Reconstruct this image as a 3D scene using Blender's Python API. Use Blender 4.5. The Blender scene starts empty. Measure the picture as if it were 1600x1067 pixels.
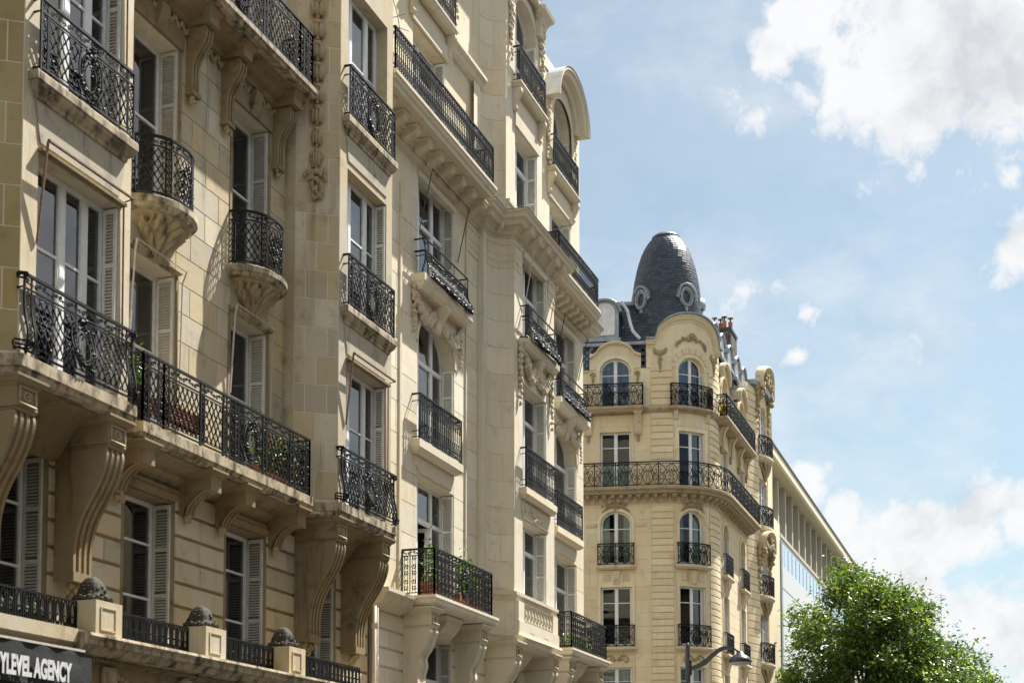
import bpy, math, random
from mathutils import Vector, Matrix, noise
random.seed(7)
PI = math.pi
scene = bpy.context.scene
COL = scene.collection

# ------------------------------------------------------------------ camera
AZ = math.radians(20.106); PITCH = math.radians(3.6)
cam_d = bpy.data.cameras.new('camera'); cam = bpy.data.objects.new('camera', cam_d); COL.objects.link(cam)
F_ = Vector((math.cos(AZ)*math.cos(PITCH), math.sin(AZ)*math.cos(PITCH), math.sin(PITCH)))
R_ = Vector((math.sin(AZ), -math.cos(AZ), 0)); U_ = R_.cross(F_)
cam.matrix_world = Matrix(((R_.x, U_.x, -F_.x, 0), (R_.y, U_.y, -F_.y, 0), (R_.z, U_.z, -F_.z, 1.6), (0, 0, 0, 1)))
cam_d.lens = 50; cam_d.sensor_width = 36; cam_d.shift_y = 0.3854; cam_d.clip_end = 3000; cam_d.clip_start = 0.1
cam_d.dof.use_dof = True; cam_d.dof.focus_distance = 44; cam_d.dof.aperture_fstop = 2.6
scene.camera = cam

# ------------------------------------------------------------------ sun, sky, exposure
SUN = Vector((2.4, -1.03, 3.8)).normalized()
sl = bpy.data.lights.new('sun', 'SUN'); sl.energy = 4.6; sl.angle = math.radians(0.5); sl.color = (1, .965, .90)
so = bpy.data.objects.new('sun', sl); COL.objects.link(so); so.location = (0, 0, 60)
so.rotation_euler = SUN.to_track_quat('Z', 'Y').to_euler()
scene.view_settings.view_transform = 'Standard'; scene.view_settings.look = 'None'
scene.view_settings.gamma = 1; scene.view_settings.use_curve_mapping = False
scene.view_settings.exposure = 1.42

world = bpy.data.worlds.new('World'); scene.world = world; world.use_nodes = True
def nodes_of(tree): return tree.nodes, tree.links
wn, wl = nodes_of(world.node_tree); wn.clear()
def N(nt, typ, **kw):
    n = nt.nodes.new(typ)
    for k, v in kw.items():
        if k.startswith('i_'):
            key = k[2:]; key = int(key) if key.isdigit() else key
            n.inputs[key].default_value = v
        else: setattr(n, k, v)
    return n
def L(nt, a, b): nt.links.new(a, b)
def wmath(op, a, b=None, c=None, nt=None, clamp=False):
    nt = nt or world.node_tree
    n = nt.nodes.new('ShaderNodeMath'); n.operation = op; n.use_clamp = clamp
    for i, x in enumerate((a, b, c)):
        if x is None: continue
        if isinstance(x, (int, float)): n.inputs[i].default_value = x
        else: nt.links.new(x, n.inputs[i])
    return n.outputs[0]
def build_world():
    nt = world.node_tree
    sky = N(nt, 'ShaderNodeTexSky', sky_type='NISHITA', sun_disc=False)
    sky.sun_elevation = math.asin(SUN.z); sky.sun_rotation = math.atan2(SUN.x, SUN.y)
    sky.air_density = 1.0; sky.dust_density = 1.3; sky.ozone_density = .55; sky.altitude = 50
    tc = N(nt, 'ShaderNodeTexCoord'); d = tc.outputs['Generated']
    # cumulus field on the dome of directions; the banks set where clouds stand, the noise cuts their outline
    def nz(vec, scale, detail, rough): 
        n = N(nt, 'ShaderNodeTexNoise', i_Scale=scale, i_Detail=detail, i_Roughness=rough); L(nt, vec, n.inputs['Vector']); return n
    warp = nz(d, 11.0, 5.0, .6)
    wv = N(nt, 'ShaderNodeVectorMath', operation='MULTIPLY_ADD'); L(nt, warp.outputs['Color'], wv.inputs[0])
    wv.inputs[1].default_value = (.06, .06, .06); L(nt, d, wv.inputs[2])
    n1 = nz(wv.outputs[0], 13.0, 10.0, .55); nf = nz(wv.outputs[0], 46.0, 8.0, .62); nl = nz(d, 2.2, 3.0, .5)
    def dirn(px, py):
        v = F_ + (px-800)/2222.2*R_ + (1150.2-py)/2222.2*U_; return v.normalized()
    # (view direction, angular radius in radians, weight)
    banks = [((1400, 32), 0.080, 1.00), ((1540, 2), 0.103, 1.15), ((1470, 147), 0.042, 0.90), ((1270, 2), 0.047, 0.90), ((1375, 132), 0.038, 0.75), ((1215, 72), 0.028, 0.72), ((1585, 112), 0.052, 0.85),
             ((1318, 797), 0.026, 0.89), ((1330, 847), 0.040, 0.99), ((1395, 847), 0.040, 0.94), ((1465, 832), 0.036, 0.89), ((1530, 817), 0.038, 0.94), ((1600, 807), 0.040, 0.94), ((1400, 937), 0.040, 0.89),
             ((1560, 977), 0.045, 0.94), ((1455, 1032), 0.060, 0.82), ((1630, 1032), 0.080, 0.89), ((1245, 782), 0.040, 0.89), ((1335, 937), 0.045, 0.89), ((1520, 1112), 0.080, 0.79),
             ((1165, 455), 0.034, 0.55), ((1215, 452), 0.024, 0.48), ((1255, 495), 0.030, 0.46), ((1437, 560), 0.026, 0.60), ((1590, 385), 0.034, 0.80), ((1157, 150), 0.020, 0.50), ((1185, 185), 0.020, 0.46),
             ((1345, 312), 0.022, 0.50), ((1250, 555), 0.018, 0.52), ((1580, 275), 0.018, 0.55)]
    tot = None
    for (p, rad, w) in banks:
        v = dirn(*p)
        dp = N(nt, 'ShaderNodeVectorMath', operation='DISTANCE'); L(nt, d, dp.inputs[0]); dp.inputs[1].default_value = tuple(v)
        m = N(nt, 'ShaderNodeMapRange'); L(nt, dp.outputs['Value'], m.inputs[0])
        m.inputs[1].default_value = rad*1.35; m.inputs[2].default_value = rad*.1; m.inputs[3].default_value = 0; m.inputs[4].default_value = w
        tot = m.outputs[0] if tot is None else wmath('MAXIMUM', tot, m.outputs[0])
    # the same kind of clouds over the rest of the sky
    vgap = dirn(1060, 330)
    dg = N(nt, 'ShaderNodeVectorMath', operation='DISTANCE'); L(nt, d, dg.inputs[0]); dg.inputs[1].default_value = tuple(vgap)
    far = N(nt, 'ShaderNodeMapRange', interpolation_type='SMOOTHSTEP'); L(nt, dg.outputs['Value'], far.inputs[0])
    far.inputs[1].default_value = .42; far.inputs[2].default_value = .75; far.inputs[3].default_value = 0; far.inputs[4].default_value = 1
    gen = N(nt, 'ShaderNodeMapRange', interpolation_type='SMOOTHSTEP'); L(nt, nl.outputs[0], gen.inputs[0])
    gen.inputs[1].default_value = .40; gen.inputs[2].default_value = .58; gen.inputs[3].default_value = 0; gen.inputs[4].default_value = .95
    tot = wmath('MAXIMUM', tot, wmath('MULTIPLY', gen.outputs[0], far.outputs[0]))
    dens = wmath('ADD', tot, wmath('MULTIPLY', wmath('SUBTRACT', n1.outputs[0], .5), 1.9))
    dens = wmath('ADD', dens, wmath('MULTIPLY', wmath('SUBTRACT', nf.outputs[0], .5), .70))
    dens = wmath('MULTIPLY', dens, wmath('MULTIPLY', tot, 5.0, clamp=True))
    al = N(nt, 'ShaderNodeMapRange', interpolation_type='SMOOTHSTEP'); L(nt, dens, al.inputs[0])
    al.inputs[1].default_value = .34; al.inputs[2].default_value = .72
    # thin cirrus veil
    st = N(nt, 'ShaderNodeMapping'); st.inputs['Scale'].default_value = (1.2, 2.6, 5.0); st.inputs['Rotation'].default_value = (0, .5, .4); L(nt, d, st.inputs[0])
    ci = N(nt, 'ShaderNodeTexNoise', i_Scale=2.6, i_Detail=7.0, i_Roughness=.62); L(nt, st.outputs[0], ci.inputs['Vector'])
    cm = N(nt, 'ShaderNodeMapRange', interpolation_type='SMOOTHSTEP'); L(nt, ci.outputs[0], cm.inputs[0])
    cm.inputs[1].default_value = .40; cm.inputs[2].default_value = .75; cm.inputs[4].default_value = .45
    alpha = wmath('MAXIMUM', al.outputs[0], wmath('ADD', cm.outputs[0], .19))
    # cloud tone: sunlit edges white, thick cores greyer
    off = N(nt, 'ShaderNodeVectorMath', operation='ADD'); L(nt, wv.outputs[0], off.inputs[0]); off.inputs[1].default_value = tuple(SUN*.028)
    n2 = nz(off.outputs[0], 13.0, 6.0, .55)
    sh = wmath('ADD', wmath('MULTIPLY', wmath('SUBTRACT', n1.outputs[0], n2.outputs[0]), 1.5), .62)
    sh = wmath('SUBTRACT', sh, wmath('MULTIPLY', wmath('SUBTRACT', dens, .75), .22))
    shc = N(nt, 'ShaderNodeMapRange', interpolation_type='SMOOTHSTEP'); L(nt, sh, shc.inputs[0]); shc.inputs[1].default_value = .2; shc.inputs[2].default_value = .75
    ccol = N(nt, 'ShaderNodeMix', data_type='RGBA'); L(nt, shc.outputs[0], ccol.inputs[0])
    ccol.inputs[6].default_value = (.235, .248, .265, 1); ccol.inputs[7].default_value = (.36, .363, .367, 1)
    tint = N(nt, 'ShaderNodeMix', data_type='RGBA', blend_type='MULTIPLY'); tint.inputs[0].default_value = 1; L(nt, sky.outputs[0], tint.inputs[6]); tint.inputs[7].default_value = (.88, 1.0, .93, 1)
    bs = N(nt, 'ShaderNodeBackground'); L(nt, tint.outputs[2], bs.inputs[0]); bs.inputs[1].default_value = .050
    bc = N(nt, 'ShaderNodeBackground'); L(nt, ccol.outputs[2], bc.inputs[0]); bc.inputs[1].default_value = 1.0
    mx = N(nt, 'ShaderNodeMixShader'); L(nt, alpha, mx.inputs[0]); L(nt, bs.outputs[0], mx.inputs[1]); L(nt, bc.outputs[0], mx.inputs[2])
    out = N(nt, 'ShaderNodeOutputWorld'); L(nt, mx.outputs[0], out.inputs[0])
build_world()
world.cycles.sampling_method = 'MANUAL'; world.cycles.sample_map_resolution = 256

# ------------------------------------------------------------------ materials
MATS = {}
def new_mat(name):
    m = bpy.data.materials.new(name); m.use_nodes = True; nt = m.node_tree; nt.nodes.clear()
    out = N(nt, 'ShaderNodeOutputMaterial'); b = N(nt, 'ShaderNodeBsdfPrincipled'); L(nt, b.outputs[0], out.inputs[0])
    MATS[name] = m
    return m, nt, b
def mixc(nt, fac, a, b, mode='MIX'):
    n = N(nt, 'ShaderNodeMix', data_type='RGBA', blend_type=mode)
    for i, x in ((0, fac), (6, a), (7, b)):
        if isinstance(x, (int, float)): n.inputs[i].default_value = x
        elif isinstance(x, tuple): n.inputs[i].default_value = (*x, 1) if len(x) == 3 else x
        else: L(nt, x, n.inputs[i])
    return n.outputs[2]
def ramp(nt, x, lo, hi, a=0., b=1.):
    n = N(nt, 'ShaderNodeMapRange', interpolation_type='SMOOTHSTEP'); L(nt, x, n.inputs[0])
    n.inputs[1].default_value = lo; n.inputs[2].default_value = hi; n.inputs[3].default_value = a; n.inputs[4].default_value = b
    return n.outputs[0]
def noise_n(nt, vec, scale, detail=5., rough=.6, stretch=None):
    if stretch:
        mp = N(nt, 'ShaderNodeMapping'); mp.inputs['Scale'].default_value = stretch; L(nt, vec, mp.inputs[0]); vec = mp.outputs[0]
    n = N(nt, 'ShaderNodeTexNoise', i_Scale=scale, i_Detail=detail, i_Roughness=rough); L(nt, vec, n.inputs['Vector'])
    return n.outputs[0]
def stone(name, col, dark, var=.16, dirt=.5, streak=.35, moss=0., rough=.85, bump=.35, gold=0.):
    m, nt, b = new_mat(name)
    g = N(nt, 'ShaderNodeNewGeometry'); P = g.outputs['Position']
    oi = N(nt, 'ShaderNodeObjectInfo')
    big = noise_n(nt, P, .55, 4.); mid = noise_n(nt, P, 2.6, 6., .65); fine = noise_n(nt, P, 38., 4., .6)
    st = noise_n(nt, P, 1.0, 6., .68, (4.2, 4.2, .42))
    c = mixc(nt, oi.outputs['Random'], tuple(x*(1-var) for x in col), tuple(min(1, x*(1+var*.6)) for x in col))
    hue = wmath('FRACT', wmath('MULTIPLY', oi.outputs['Random'], 7.31, nt=nt), nt=nt)
    c = mixc(nt, ramp(nt, hue, .55, 1., 0, min(.8, var*3)), c, tuple(x*y for x, y in zip(col, (.93, .82, .62))))
    c = mixc(nt, ramp(nt, big, .35, .7, 0, .35), c, tuple(x*y for x, y in zip(col, (.92, .84, .70))))
    if gold:
        gd = noise_n(nt, P, .9, 6., .62, (1., 1., .55))
        c = mixc(nt, ramp(nt, gd, .36, .66, 0, gold), c, tuple(x*y for x, y in zip(col, (.86, .68, .36))))
    c = mixc(nt, ramp(nt, mid, .52, .78, 0, dirt), c, dark)
    c = mixc(nt, ramp(nt, st, .52, .80, 0, streak), c, dark)
    if moss:
        ms = noise_n(nt, P, 3.5, 8., .7, (1.6, 1.6, .7))
        c = mixc(nt, ramp(nt, ms, .42, .66, 0, moss), c, (.035, .036, .020))
        ms2 = noise_n(nt, P, 1.3, 8., .7, (2.2, 2.2, .9))
        c = mixc(nt, ramp(nt, ms2, .5, .75, 0, moss*.7), c, (.10, .085, .045))
    c = mixc(nt, ramp(nt, fine, .3, .75, 0, .22), c, tuple(x*.62 for x in col))
    L(nt, c, b.inputs['Base Color']); b.inputs['Roughness'].default_value = rough; b.inputs['Specular IOR Level'].default_value = .25
    bp = N(nt, 'ShaderNodeBump', i_Strength=bump, i_Distance=.02)
    h = wmath('ADD', wmath('MULTIPLY', fine, .35, nt=nt), mid, nt=nt); L(nt, h, bp.inputs['Height']); L(nt, bp.outputs[0], b.inputs['Normal'])
    return m
def plain(name, col, rough=.5, metal=0., spec=.5, var=.0, scale=6., bump=0., coat=0.):
    m, nt, b = new_mat(name)
    g = N(nt, 'ShaderNodeNewGeometry'); n = noise_n(nt, g.outputs['Position'], scale, 5., .65)
    c = mixc(nt, ramp(nt, n, .35, .7), tuple(x*(1-var) for x in col), tuple(x*(1+var*.5) for x in col))
    L(nt, c, b.inputs['Base Color'])
    b.inputs['Roughness'].default_value = rough; b.inputs['Metallic'].default_value = metal; b.inputs['Specular IOR Level'].default_value = spec
    b.inputs['Coat Weight'].default_value = coat
    if bump:
        bp = N(nt, 'ShaderNodeBump', i_Strength=bump, i_Distance=.01); L(nt, n, bp.inputs['Height']); L(nt, bp.outputs[0], b.inputs['Normal'])
    return m
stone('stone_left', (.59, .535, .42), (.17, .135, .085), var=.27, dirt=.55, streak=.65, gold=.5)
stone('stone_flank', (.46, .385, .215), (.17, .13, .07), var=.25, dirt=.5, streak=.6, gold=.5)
stone('joint_pale', (.76, .69, .55), (.45, .38, .28), var=.05, dirt=.3, streak=.3)
stone('stone_left_trim', (.29, .235, .15), (.05, .04, .025), var=.12, dirt=.8, streak=.8, gold=.6)  # besides dirt, base darkened to put console and soffit shade into the colour
stone('slab_mossy', (.50, .42, .30), (.10, .085, .05), var=.08, dirt=.7, streak=.7, moss=1.0)
stone('stone_mid', (.74, .685, .56), (.33, .265, .175), var=.14, dirt=.42, streak=.5, gold=.18)
stone('carving_mid', (.60, .53, .40), (.16, .125, .08), var=.05, dirt=.75, streak=.5)
stone('apron_dirty', (.46, .42, .335), (.13, .115, .085), var=.05, dirt=.8, streak=.9)
stone('soot', (.07, .062, .05), (.02, .018, .015), var=.1, dirt=.7, streak=.5)
stone('stone_mid_trim', (.66, .59, .455), (.28, .22, .145), var=.06, dirt=.4, streak=.35)
stone('stone_corner', (.80, .71, .51), (.34, .25, .14), var=.14, dirt=.45, streak=.4, gold=.3)
stone('stone_corner_trim', (.68, .575, .40), (.12, .09, .055), var=.08, dirt=.7, streak=.7)
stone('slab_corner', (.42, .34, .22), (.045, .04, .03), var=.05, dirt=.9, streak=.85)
stone('carving', (.42, .34, .215), (.07, .055, .03), var=.05, dirt=.7, streak=.4)
stone('render_cream', (.78, .70, .53), (.55, .47, .34), var=.02, dirt=.15, streak=.2, bump=.1)
stone('concrete_grey', (.50, .47, .40), (.33, .30, .25), var=.1, dirt=.3, streak=.3)
plain('iron', (.006, .0075, .0095), rough=.52, spec=.22, var=.4, scale=30)
plain('party_wall', (.10, .09, .075), rough=.9, var=.3, scale=2)
plain('iron_grey', (.03, .036, .042), rough=.4, spec=.6, var=.3, scale=30)
plain('white_paint', (.80, .81, .82), rough=.4, var=.08)
plain('shutter_cream', (.74, .73, .68), rough=.5, var=.1, scale=9)
plain('shutter_grey', (.58, .57, .53), rough=.55, var=.15, scale=7)
plain('shutter_white', (.78, .78, .75), rough=.5, var=.07)
plain('curtain_white', (.75, .74, .70), rough=.9, var=.15, scale=3)
plain('curtain_dark', (.20, .19, .18), rough=.9, var=.25, scale=3)
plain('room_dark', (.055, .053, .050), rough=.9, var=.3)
plain('rust_rod', (.20, .11, .07), rough=.7, var=.4, scale=20)
plain('pale_rod', (.55, .50, .44), rough=.5, var=.2, scale=20)
plain('dark_rod', (.05, .06, .065), rough=.45, var=.2, scale=20)
plain('zinc', (.30, .345, .37), rough=.42, metal=.35, var=.25, scale=2.5, bump=.1)
plain('zinc_white', (.62, .64, .65), rough=.4, var=.15, scale=3)
plain('terracotta', (.52, .22, .12), rough=.8, var=.25)
plain('box_wood', (.16, .085, .05), rough=.8, var=.3)
plain('pipe_paint', (.66, .58, .45), rough=.5, var=.15)
plain('sign_cloth', (.012, .013, .016), rough=.75, var=.3, scale=14, bump=.5)
plain('sign_letter', (.60, .60, .60), rough=.6, var=.05)
plain('petal_yellow', (.85, .62, .02), rough=.6, var=.2, scale=30)
plain('petal_red', (.70, .06, .02), rough=.6, var=.2, scale=30)
plain('petal_white', (.8, .8, .75), rough=.6, var=.1, scale=30)
plain('lamp_body', (.03, .033, .04), rough=.35, var=.2)
plain('asphalt', (.042, .042, .042), rough=.9, var=.25, scale=20, bump=.3)
plain('paving', (.055, .052, .047), rough=.85, var=.2, scale=4, bump=.2)
plain('kerbstone', (.36, .35, .33), rough=.8, var=.2, scale=6)
plain('panel_white', (.66, .66, .655), rough=.35, var=.03, scale=1)
plain('bark', (.13, .10, .07), rough=.9, var=.35, scale=12, bump=.6)
plain('lamp_glass', (.5, .5, .48), rough=.3)
def glass(name, tint, ior=1.55):
    m, nt, b = new_mat(name); nt.nodes.remove(b)
    out = [n for n in nt.nodes if n.type == 'OUTPUT_MATERIAL'][0]
    fr = N(nt, 'ShaderNodeFresnel', i_IOR=ior); tr = N(nt, 'ShaderNodeBsdfTransparent'); tr.inputs[0].default_value = (*tint, 1)
    gl = N(nt, 'ShaderNodeBsdfGlossy'); gl.inputs['Roughness'].default_value = .015; gl.inputs[0].default_value = (.95, .97, 1, 1)
    g = N(nt, 'ShaderNodeNewGeometry'); n = noise_n(nt, g.outputs['Position'], 1.7, 2.)
    bp = N(nt, 'ShaderNodeBump', i_Strength=.06, i_Distance=.03); L(nt, n, bp.inputs['Height']); L(nt, bp.outputs[0], gl.inputs['Normal'])
    mx = N(nt, 'ShaderNodeMixShader'); L(nt, fr.outputs[0], mx.inputs[0]); L(nt, tr.outputs[0], mx.inputs[1]); L(nt, gl.outputs[0], mx.inputs[2])
    L(nt, mx.outputs[0], out.inputs[0])
glass('glass', (.74, .82, .80), 2.1)
glass('glass_low', (.66, .74, .72), 1.42)
glass('glass_blue', (.45, .55, .60), 1.9)
def leafmat(name, c1, c2, c3, trans=.35):
    m, nt, b = new_mat(name)
    g = N(nt, 'ShaderNodeNewGeometry'); r = g.outputs['Random Per Island']
    n = noise_n(nt, g.outputs['Position'], .5, 3.)
    c = mixc(nt, ramp(nt, r, .0, .75), c1, c2); c = mixc(nt, ramp(nt, r, .87, .98), c, c3)
    c = mixc(nt, ramp(nt, n, .35, .7, 0, .5), c, c1)
    L(nt, c, b.inputs['Base Color']); b.inputs['Roughness'].default_value = .38; b.inputs['Specular IOR Level'].default_value = .55
    tl = N(nt, 'ShaderNodeBsdfTranslucent'); L(nt, mixc(nt, 1., c, (1.5, 1.55, .55), 'MULTIPLY'), tl.inputs[0])
    mx = N(nt, 'ShaderNodeMixShader'); mx.inputs[0].default_value = trans; L(nt, b.outputs[0], mx.inputs[1]); L(nt, tl.outputs[0], mx.inputs[2])
    out = [q for q in nt.nodes if q.type == 'OUTPUT_MATERIAL'][0]; L(nt, mx.outputs[0], out.inputs[0])
leafmat('leaf_tree', (.034, .074, .020), (.105, .165, .034), (.29, .31, .055), .43)
leafmat('leaf_pot', (.05, .11, .02), (.12, .20, .03), (.35, .36, .04), .35)
leafmat('leaf_grey', (.07, .13, .10), (.14, .22, .17), (.22, .30, .24), .2)
leafmat('leaf_yellow', (.30, .27, .03), (.48, .42, .05), (.60, .55, .10), .3)
def slate(name):
    m, nt, b = new_mat(name)
    g = N(nt, 'ShaderNodeNewGeometry'); r = g.outputs['Random Per Island']; n = noise_n(nt, g.outputs['Position'], 1.6, 5.)
    c = mixc(nt, r, (.018, .027, .041), (.048, .064, .086)); c = mixc(nt, ramp(nt, n, .45, .75, 0, .4), c, (.05, .055, .055))
    L(nt, c, b.inputs['Base Color']); b.inputs['Roughness'].default_value = .46; b.inputs['Specular IOR Level'].default_value = .5
slate('slate')
def brickmat():
    m, nt, b = new_mat('brick')
    oi = N(nt, 'ShaderNodeNewGeometry'); c = mixc(nt, oi.outputs['Random Per Island'], (.045, .038, .034), (.16, .135, .11))
    L(nt, c, b.inputs['Base Color']); b.inputs['Roughness'].default_value = .9
brickmat()
plain('mortar', (.30, .28, .25), rough=.95, var=.2)

# ------------------------------------------------------------------ mesh helpers
ORG = {None: Vector((0, 0, 0))}
def props(o, label=None, cat=None, group=None, kind=None):
    if label: o['label'] = label
    if cat: o['category'] = cat
    if group: o['group'] = group
    if kind: o['kind'] = kind
    return o
def thing(name, label, cat, loc, group=None):
    o = bpy.data.objects.new(name, None); COL.objects.link(o); o.location = loc; o.empty_display_size = .3
    ORG[o] = Vector(loc); return props(o, label, cat, group)
OR = random.Random(99)
class MB:
    def __init__(s): s.v = []; s.f = []
    def add(s, vs, fs):
        b = len(s.v); s.v += [tuple(v) for v in vs]; s.f += [tuple(i+b for i in f) for f in fs]
    def quad(s, a, b, c, d): s.add([a, b, c, d], [(0, 1, 2, 3)])
    def poly(s, pts): s.add(pts, [tuple(range(len(pts)))])
    def box(s, T, s0, s1, o0, o1, z0, z1, n=1):
        vs = []; fs = []
        for i in range(n+1):
            q = s0+(s1-s0)*i/n
            vs += [T(q, o0, z0), T(q, o1, z0), T(q, o1, z1), T(q, o0, z1)]
        for i in range(n):
            a = 4*i
            for j in range(4): fs.append((a+j, a+(j+1) % 4, a+4+(j+1) % 4, a+4+j))
        fs += [(0, 3, 2, 1), (4*n, 4*n+1, 4*n+2, 4*n+3)]
        s.add(vs, fs)
    def loft(s, rings, cap=True, closed=True):
        n = len(rings[0]); vs = [p for r in rings for p in r]; fs = []
        for i in range(len(rings)-1):
            for j in range(n if closed else n-1):
                k = (j+1) % n; fs.append((i*n+j, i*n+k, (i+1)*n+k, (i+1)*n+j))
        if cap: fs += [tuple(range(n))[::-1], tuple(range((len(rings)-1)*n, len(rings)*n))]
        s.add(vs, fs)
    def prism(s, T, prof, s0, s1, n=1):          # profile of (o, z) pushed along s
        s.loft([[T(s0+(s1-s0)*i/n, o, z) for o, z in prof] for i in range(n+1)])
    def tube(s, pts, r, n=4, cap=True, r2=None):
        pts = [Vector(p) for p in pts]
        if len(pts) < 2: return
        rings = []; up = None; m = len(pts)
        for i, p in enumerate(pts):
            t = pts[min(i+1, m-1)]-pts[max(i-1, 0)]
            if t.length < 1e-9: t = Vector((0, 0, 1))
            t.normalize()
            if up is None:
                up = Vector((0, 0, 1)) if abs(t.z) < .9 else Vector((1, 0, 0))
            x = t.cross(up)
            if x.length < 1e-6: x = t.orthogonal()
            x.normalize(); y = x.cross(t); up = y
            rr = r if r2 is None else r+(r2-r)*i/(m-1)
            rings.append([p+(x*math.cos(2*PI*(k+.5)/n)+y*math.sin(2*PI*(k+.5)/n))*rr for k in range(n)])
        s.loft(rings, cap)
    def blob(s, c, rx, ry=None, rz=None, seg=6, rin=3):
        ry = ry or rx; rz = rz or rx; c = Vector(c); vs = [c+Vector((0, 0, rz))]; fs = []
        for i in range(1, rin):
            ph = PI*i/rin
            for j in range(seg):
                th = 2*PI*j/seg; vs.append(c+Vector((rx*math.sin(ph)*math.cos(th), ry*math.sin(ph)*math.sin(th), rz*math.cos(ph))))
        vs.append(c-Vector((0, 0, rz)))
        for j in range(seg): fs.append((0, 1+j, 1+(j+1) % seg))
        for i in range(rin-2):
            for j in range(seg):
                a = 1+i*seg; fs.append((a+j, a+seg+j, a+seg+(j+1) % seg, a+(j+1) % seg))
        a = 1+(rin-2)*seg; e = len(vs)-1
        for j in range(seg): fs.append((a+j, e, a+(j+1) % seg))
        s.add(vs, fs)
    def octa(s, c, r):
        c = Vector(c); q = Matrix.Rotation(OR.uniform(0, 6.3), 3, Vector((OR.gauss(0, 1), OR.gauss(0, 1), OR.gauss(0, 1)+.01)).normalized()); s.add([c+(q @ Vector(d))*r for d in ((1, 0, 0), (-1, 0, 0), (0, 1, 0), (0, -1, 0), (0, 0, 1), (0, 0, -1))],
                             [(0, 2, 4), (2, 1, 4), (1, 3, 4), (3, 0, 4), (2, 0, 5), (1, 2, 5), (3, 1, 5), (0, 3, 5)])
    def grid(s, rows, closed=False): s.loft(rows, cap=False, closed=closed)
    def lathe(s, c, prof, n=24, a0=0., a1=2*PI):
        full = abs(a1-a0-2*PI) < 1e-6; m = n if full else n+1
        s.loft([[(c[0]+r*math.cos(a0+(a1-a0)*j/n), c[1]+r*math.sin(a0+(a1-a0)*j/n), z) for j in range(m)] for r, z in prof], cap=False, closed=full)
    def build(s, name, mat, parent=None, label=None, cat=None, group=None, kind=None, smooth=False):
        if not s.v: return None
        n = len(s.v)
        lo = [min(v[k] for v in s.v) for k in range(3)]; hi = [max(v[k] for v in s.v) for k in range(3)]
        c = Vector(((lo[0]+hi[0])/2, (lo[1]+hi[1])/2, lo[2]))
        me = bpy.data.meshes.new(name); me.from_pydata([(v[0]-c.x, v[1]-c.y, v[2]-c.z) for v in s.v], [], s.f)
        me.materials.append(MATS[mat])
        if smooth or mat.startswith('carving'): me.polygons.foreach_set('use_smooth', [True]*len(me.polygons))
        me.update()
        o = bpy.data.objects.new(name, me); COL.objects.link(o)
        o.parent = parent; o.location = c-ORG[parent]; ORG[o] = c
        return props(o, label, cat, group, kind)
# facade frames: (s along the wall, o out of the wall, z) -> world
def frame(P, e, n):
    P = Vector(P); e = Vector(e).normalized(); n = Vector(n).normalized()
    def T(s, o, z): return (P.x+e.x*s+n.x*o, P.y+e.y*s+n.y*o, z)
    T.curved = False; return T
def street(Y):
    def T(s, o, z): return (s, Y-o, z)
    T.curved = False; return T
def arc(c, r, a0, sgn=1, concave=False):
    def T(s, o, z):
        a = a0+sgn*s/r; rr = r-o if concave else r+o
        return (c[0]+rr*math.cos(a), c[1]+rr*math.sin(a), z)
    T.curved = True; return T
def nseg(T, l): return max(1, int(math.ceil(l/.25))) if T.curved else 1
def archz(op, s):
    s0, s1, z0, z1, rise = op
    h = (s1-s0)/2; t = (s-(s0+s1)/2)/h
    return z1-rise+rise*math.sqrt(max(0, 1-t*t))
def wall(mb, T, s0, s1, z0, z1, ops=(), d=.28, o=0.):
    ops = [tuple(q)+((0,) if len(q) == 4 else ()) for q in ops]
    S = {s0, s1}; Z = {z0, z1}
    for q in ops: S |= {q[0], q[1]}; Z |= {q[2], q[3]}
    if T.curved:
        n = nseg(T, s1-s0); S |= {s0+(s1-s0)*i/n for i in range(n+1)}
    S = sorted(x for x in S if s0-1e-6 <= x <= s1+1e-6); Z = sorted(x for x in Z if z0-1e-6 <= x <= z1+1e-6)
    for i in range(len(S)-1):
        for j in range(len(Z)-1):
            a, b = S[i], S[i+1]; c, e = Z[j], Z[j+1]; ms, mz = (a+b)/2, (c+e)/2
            if any(q[0] < ms < q[1] and q[2] < mz < q[3] for q in ops): continue
            mb.quad(T(a, o, c), T(b, o, c), T(b, o, e), T(a, o, e))
    for q in ops:
        a, b, c, e, r = q; sp = e-r
        mb.quad(T(a, o, c), T(a, o-d, c), T(a, o-d, sp), T(a, o, sp)); mb.quad(T(b, o, c), T(b, o, sp), T(b, o-d, sp), T(b, o-d, c))
        mb.quad(T(a, o, c), T(b, o, c), T(b, o-d, c), T(a, o-d, c))
        k = 14 if r else nseg(T, b-a)
        for i in range(k):
            x, y = a+(b-a)*i/k, a+(b-a)*(i+1)/k; zx, zy = archz(q, x), archz(q, y)
            mb.quad(T(x, o, zx), T(y, o, zy), T(y, o-d, zy), T(x, o-d, zx))
            if r: mb.quad(T(x, o, zx), T(y, o, zy), T(y, o, e), T(x, o, e))
COUNT = {}
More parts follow.
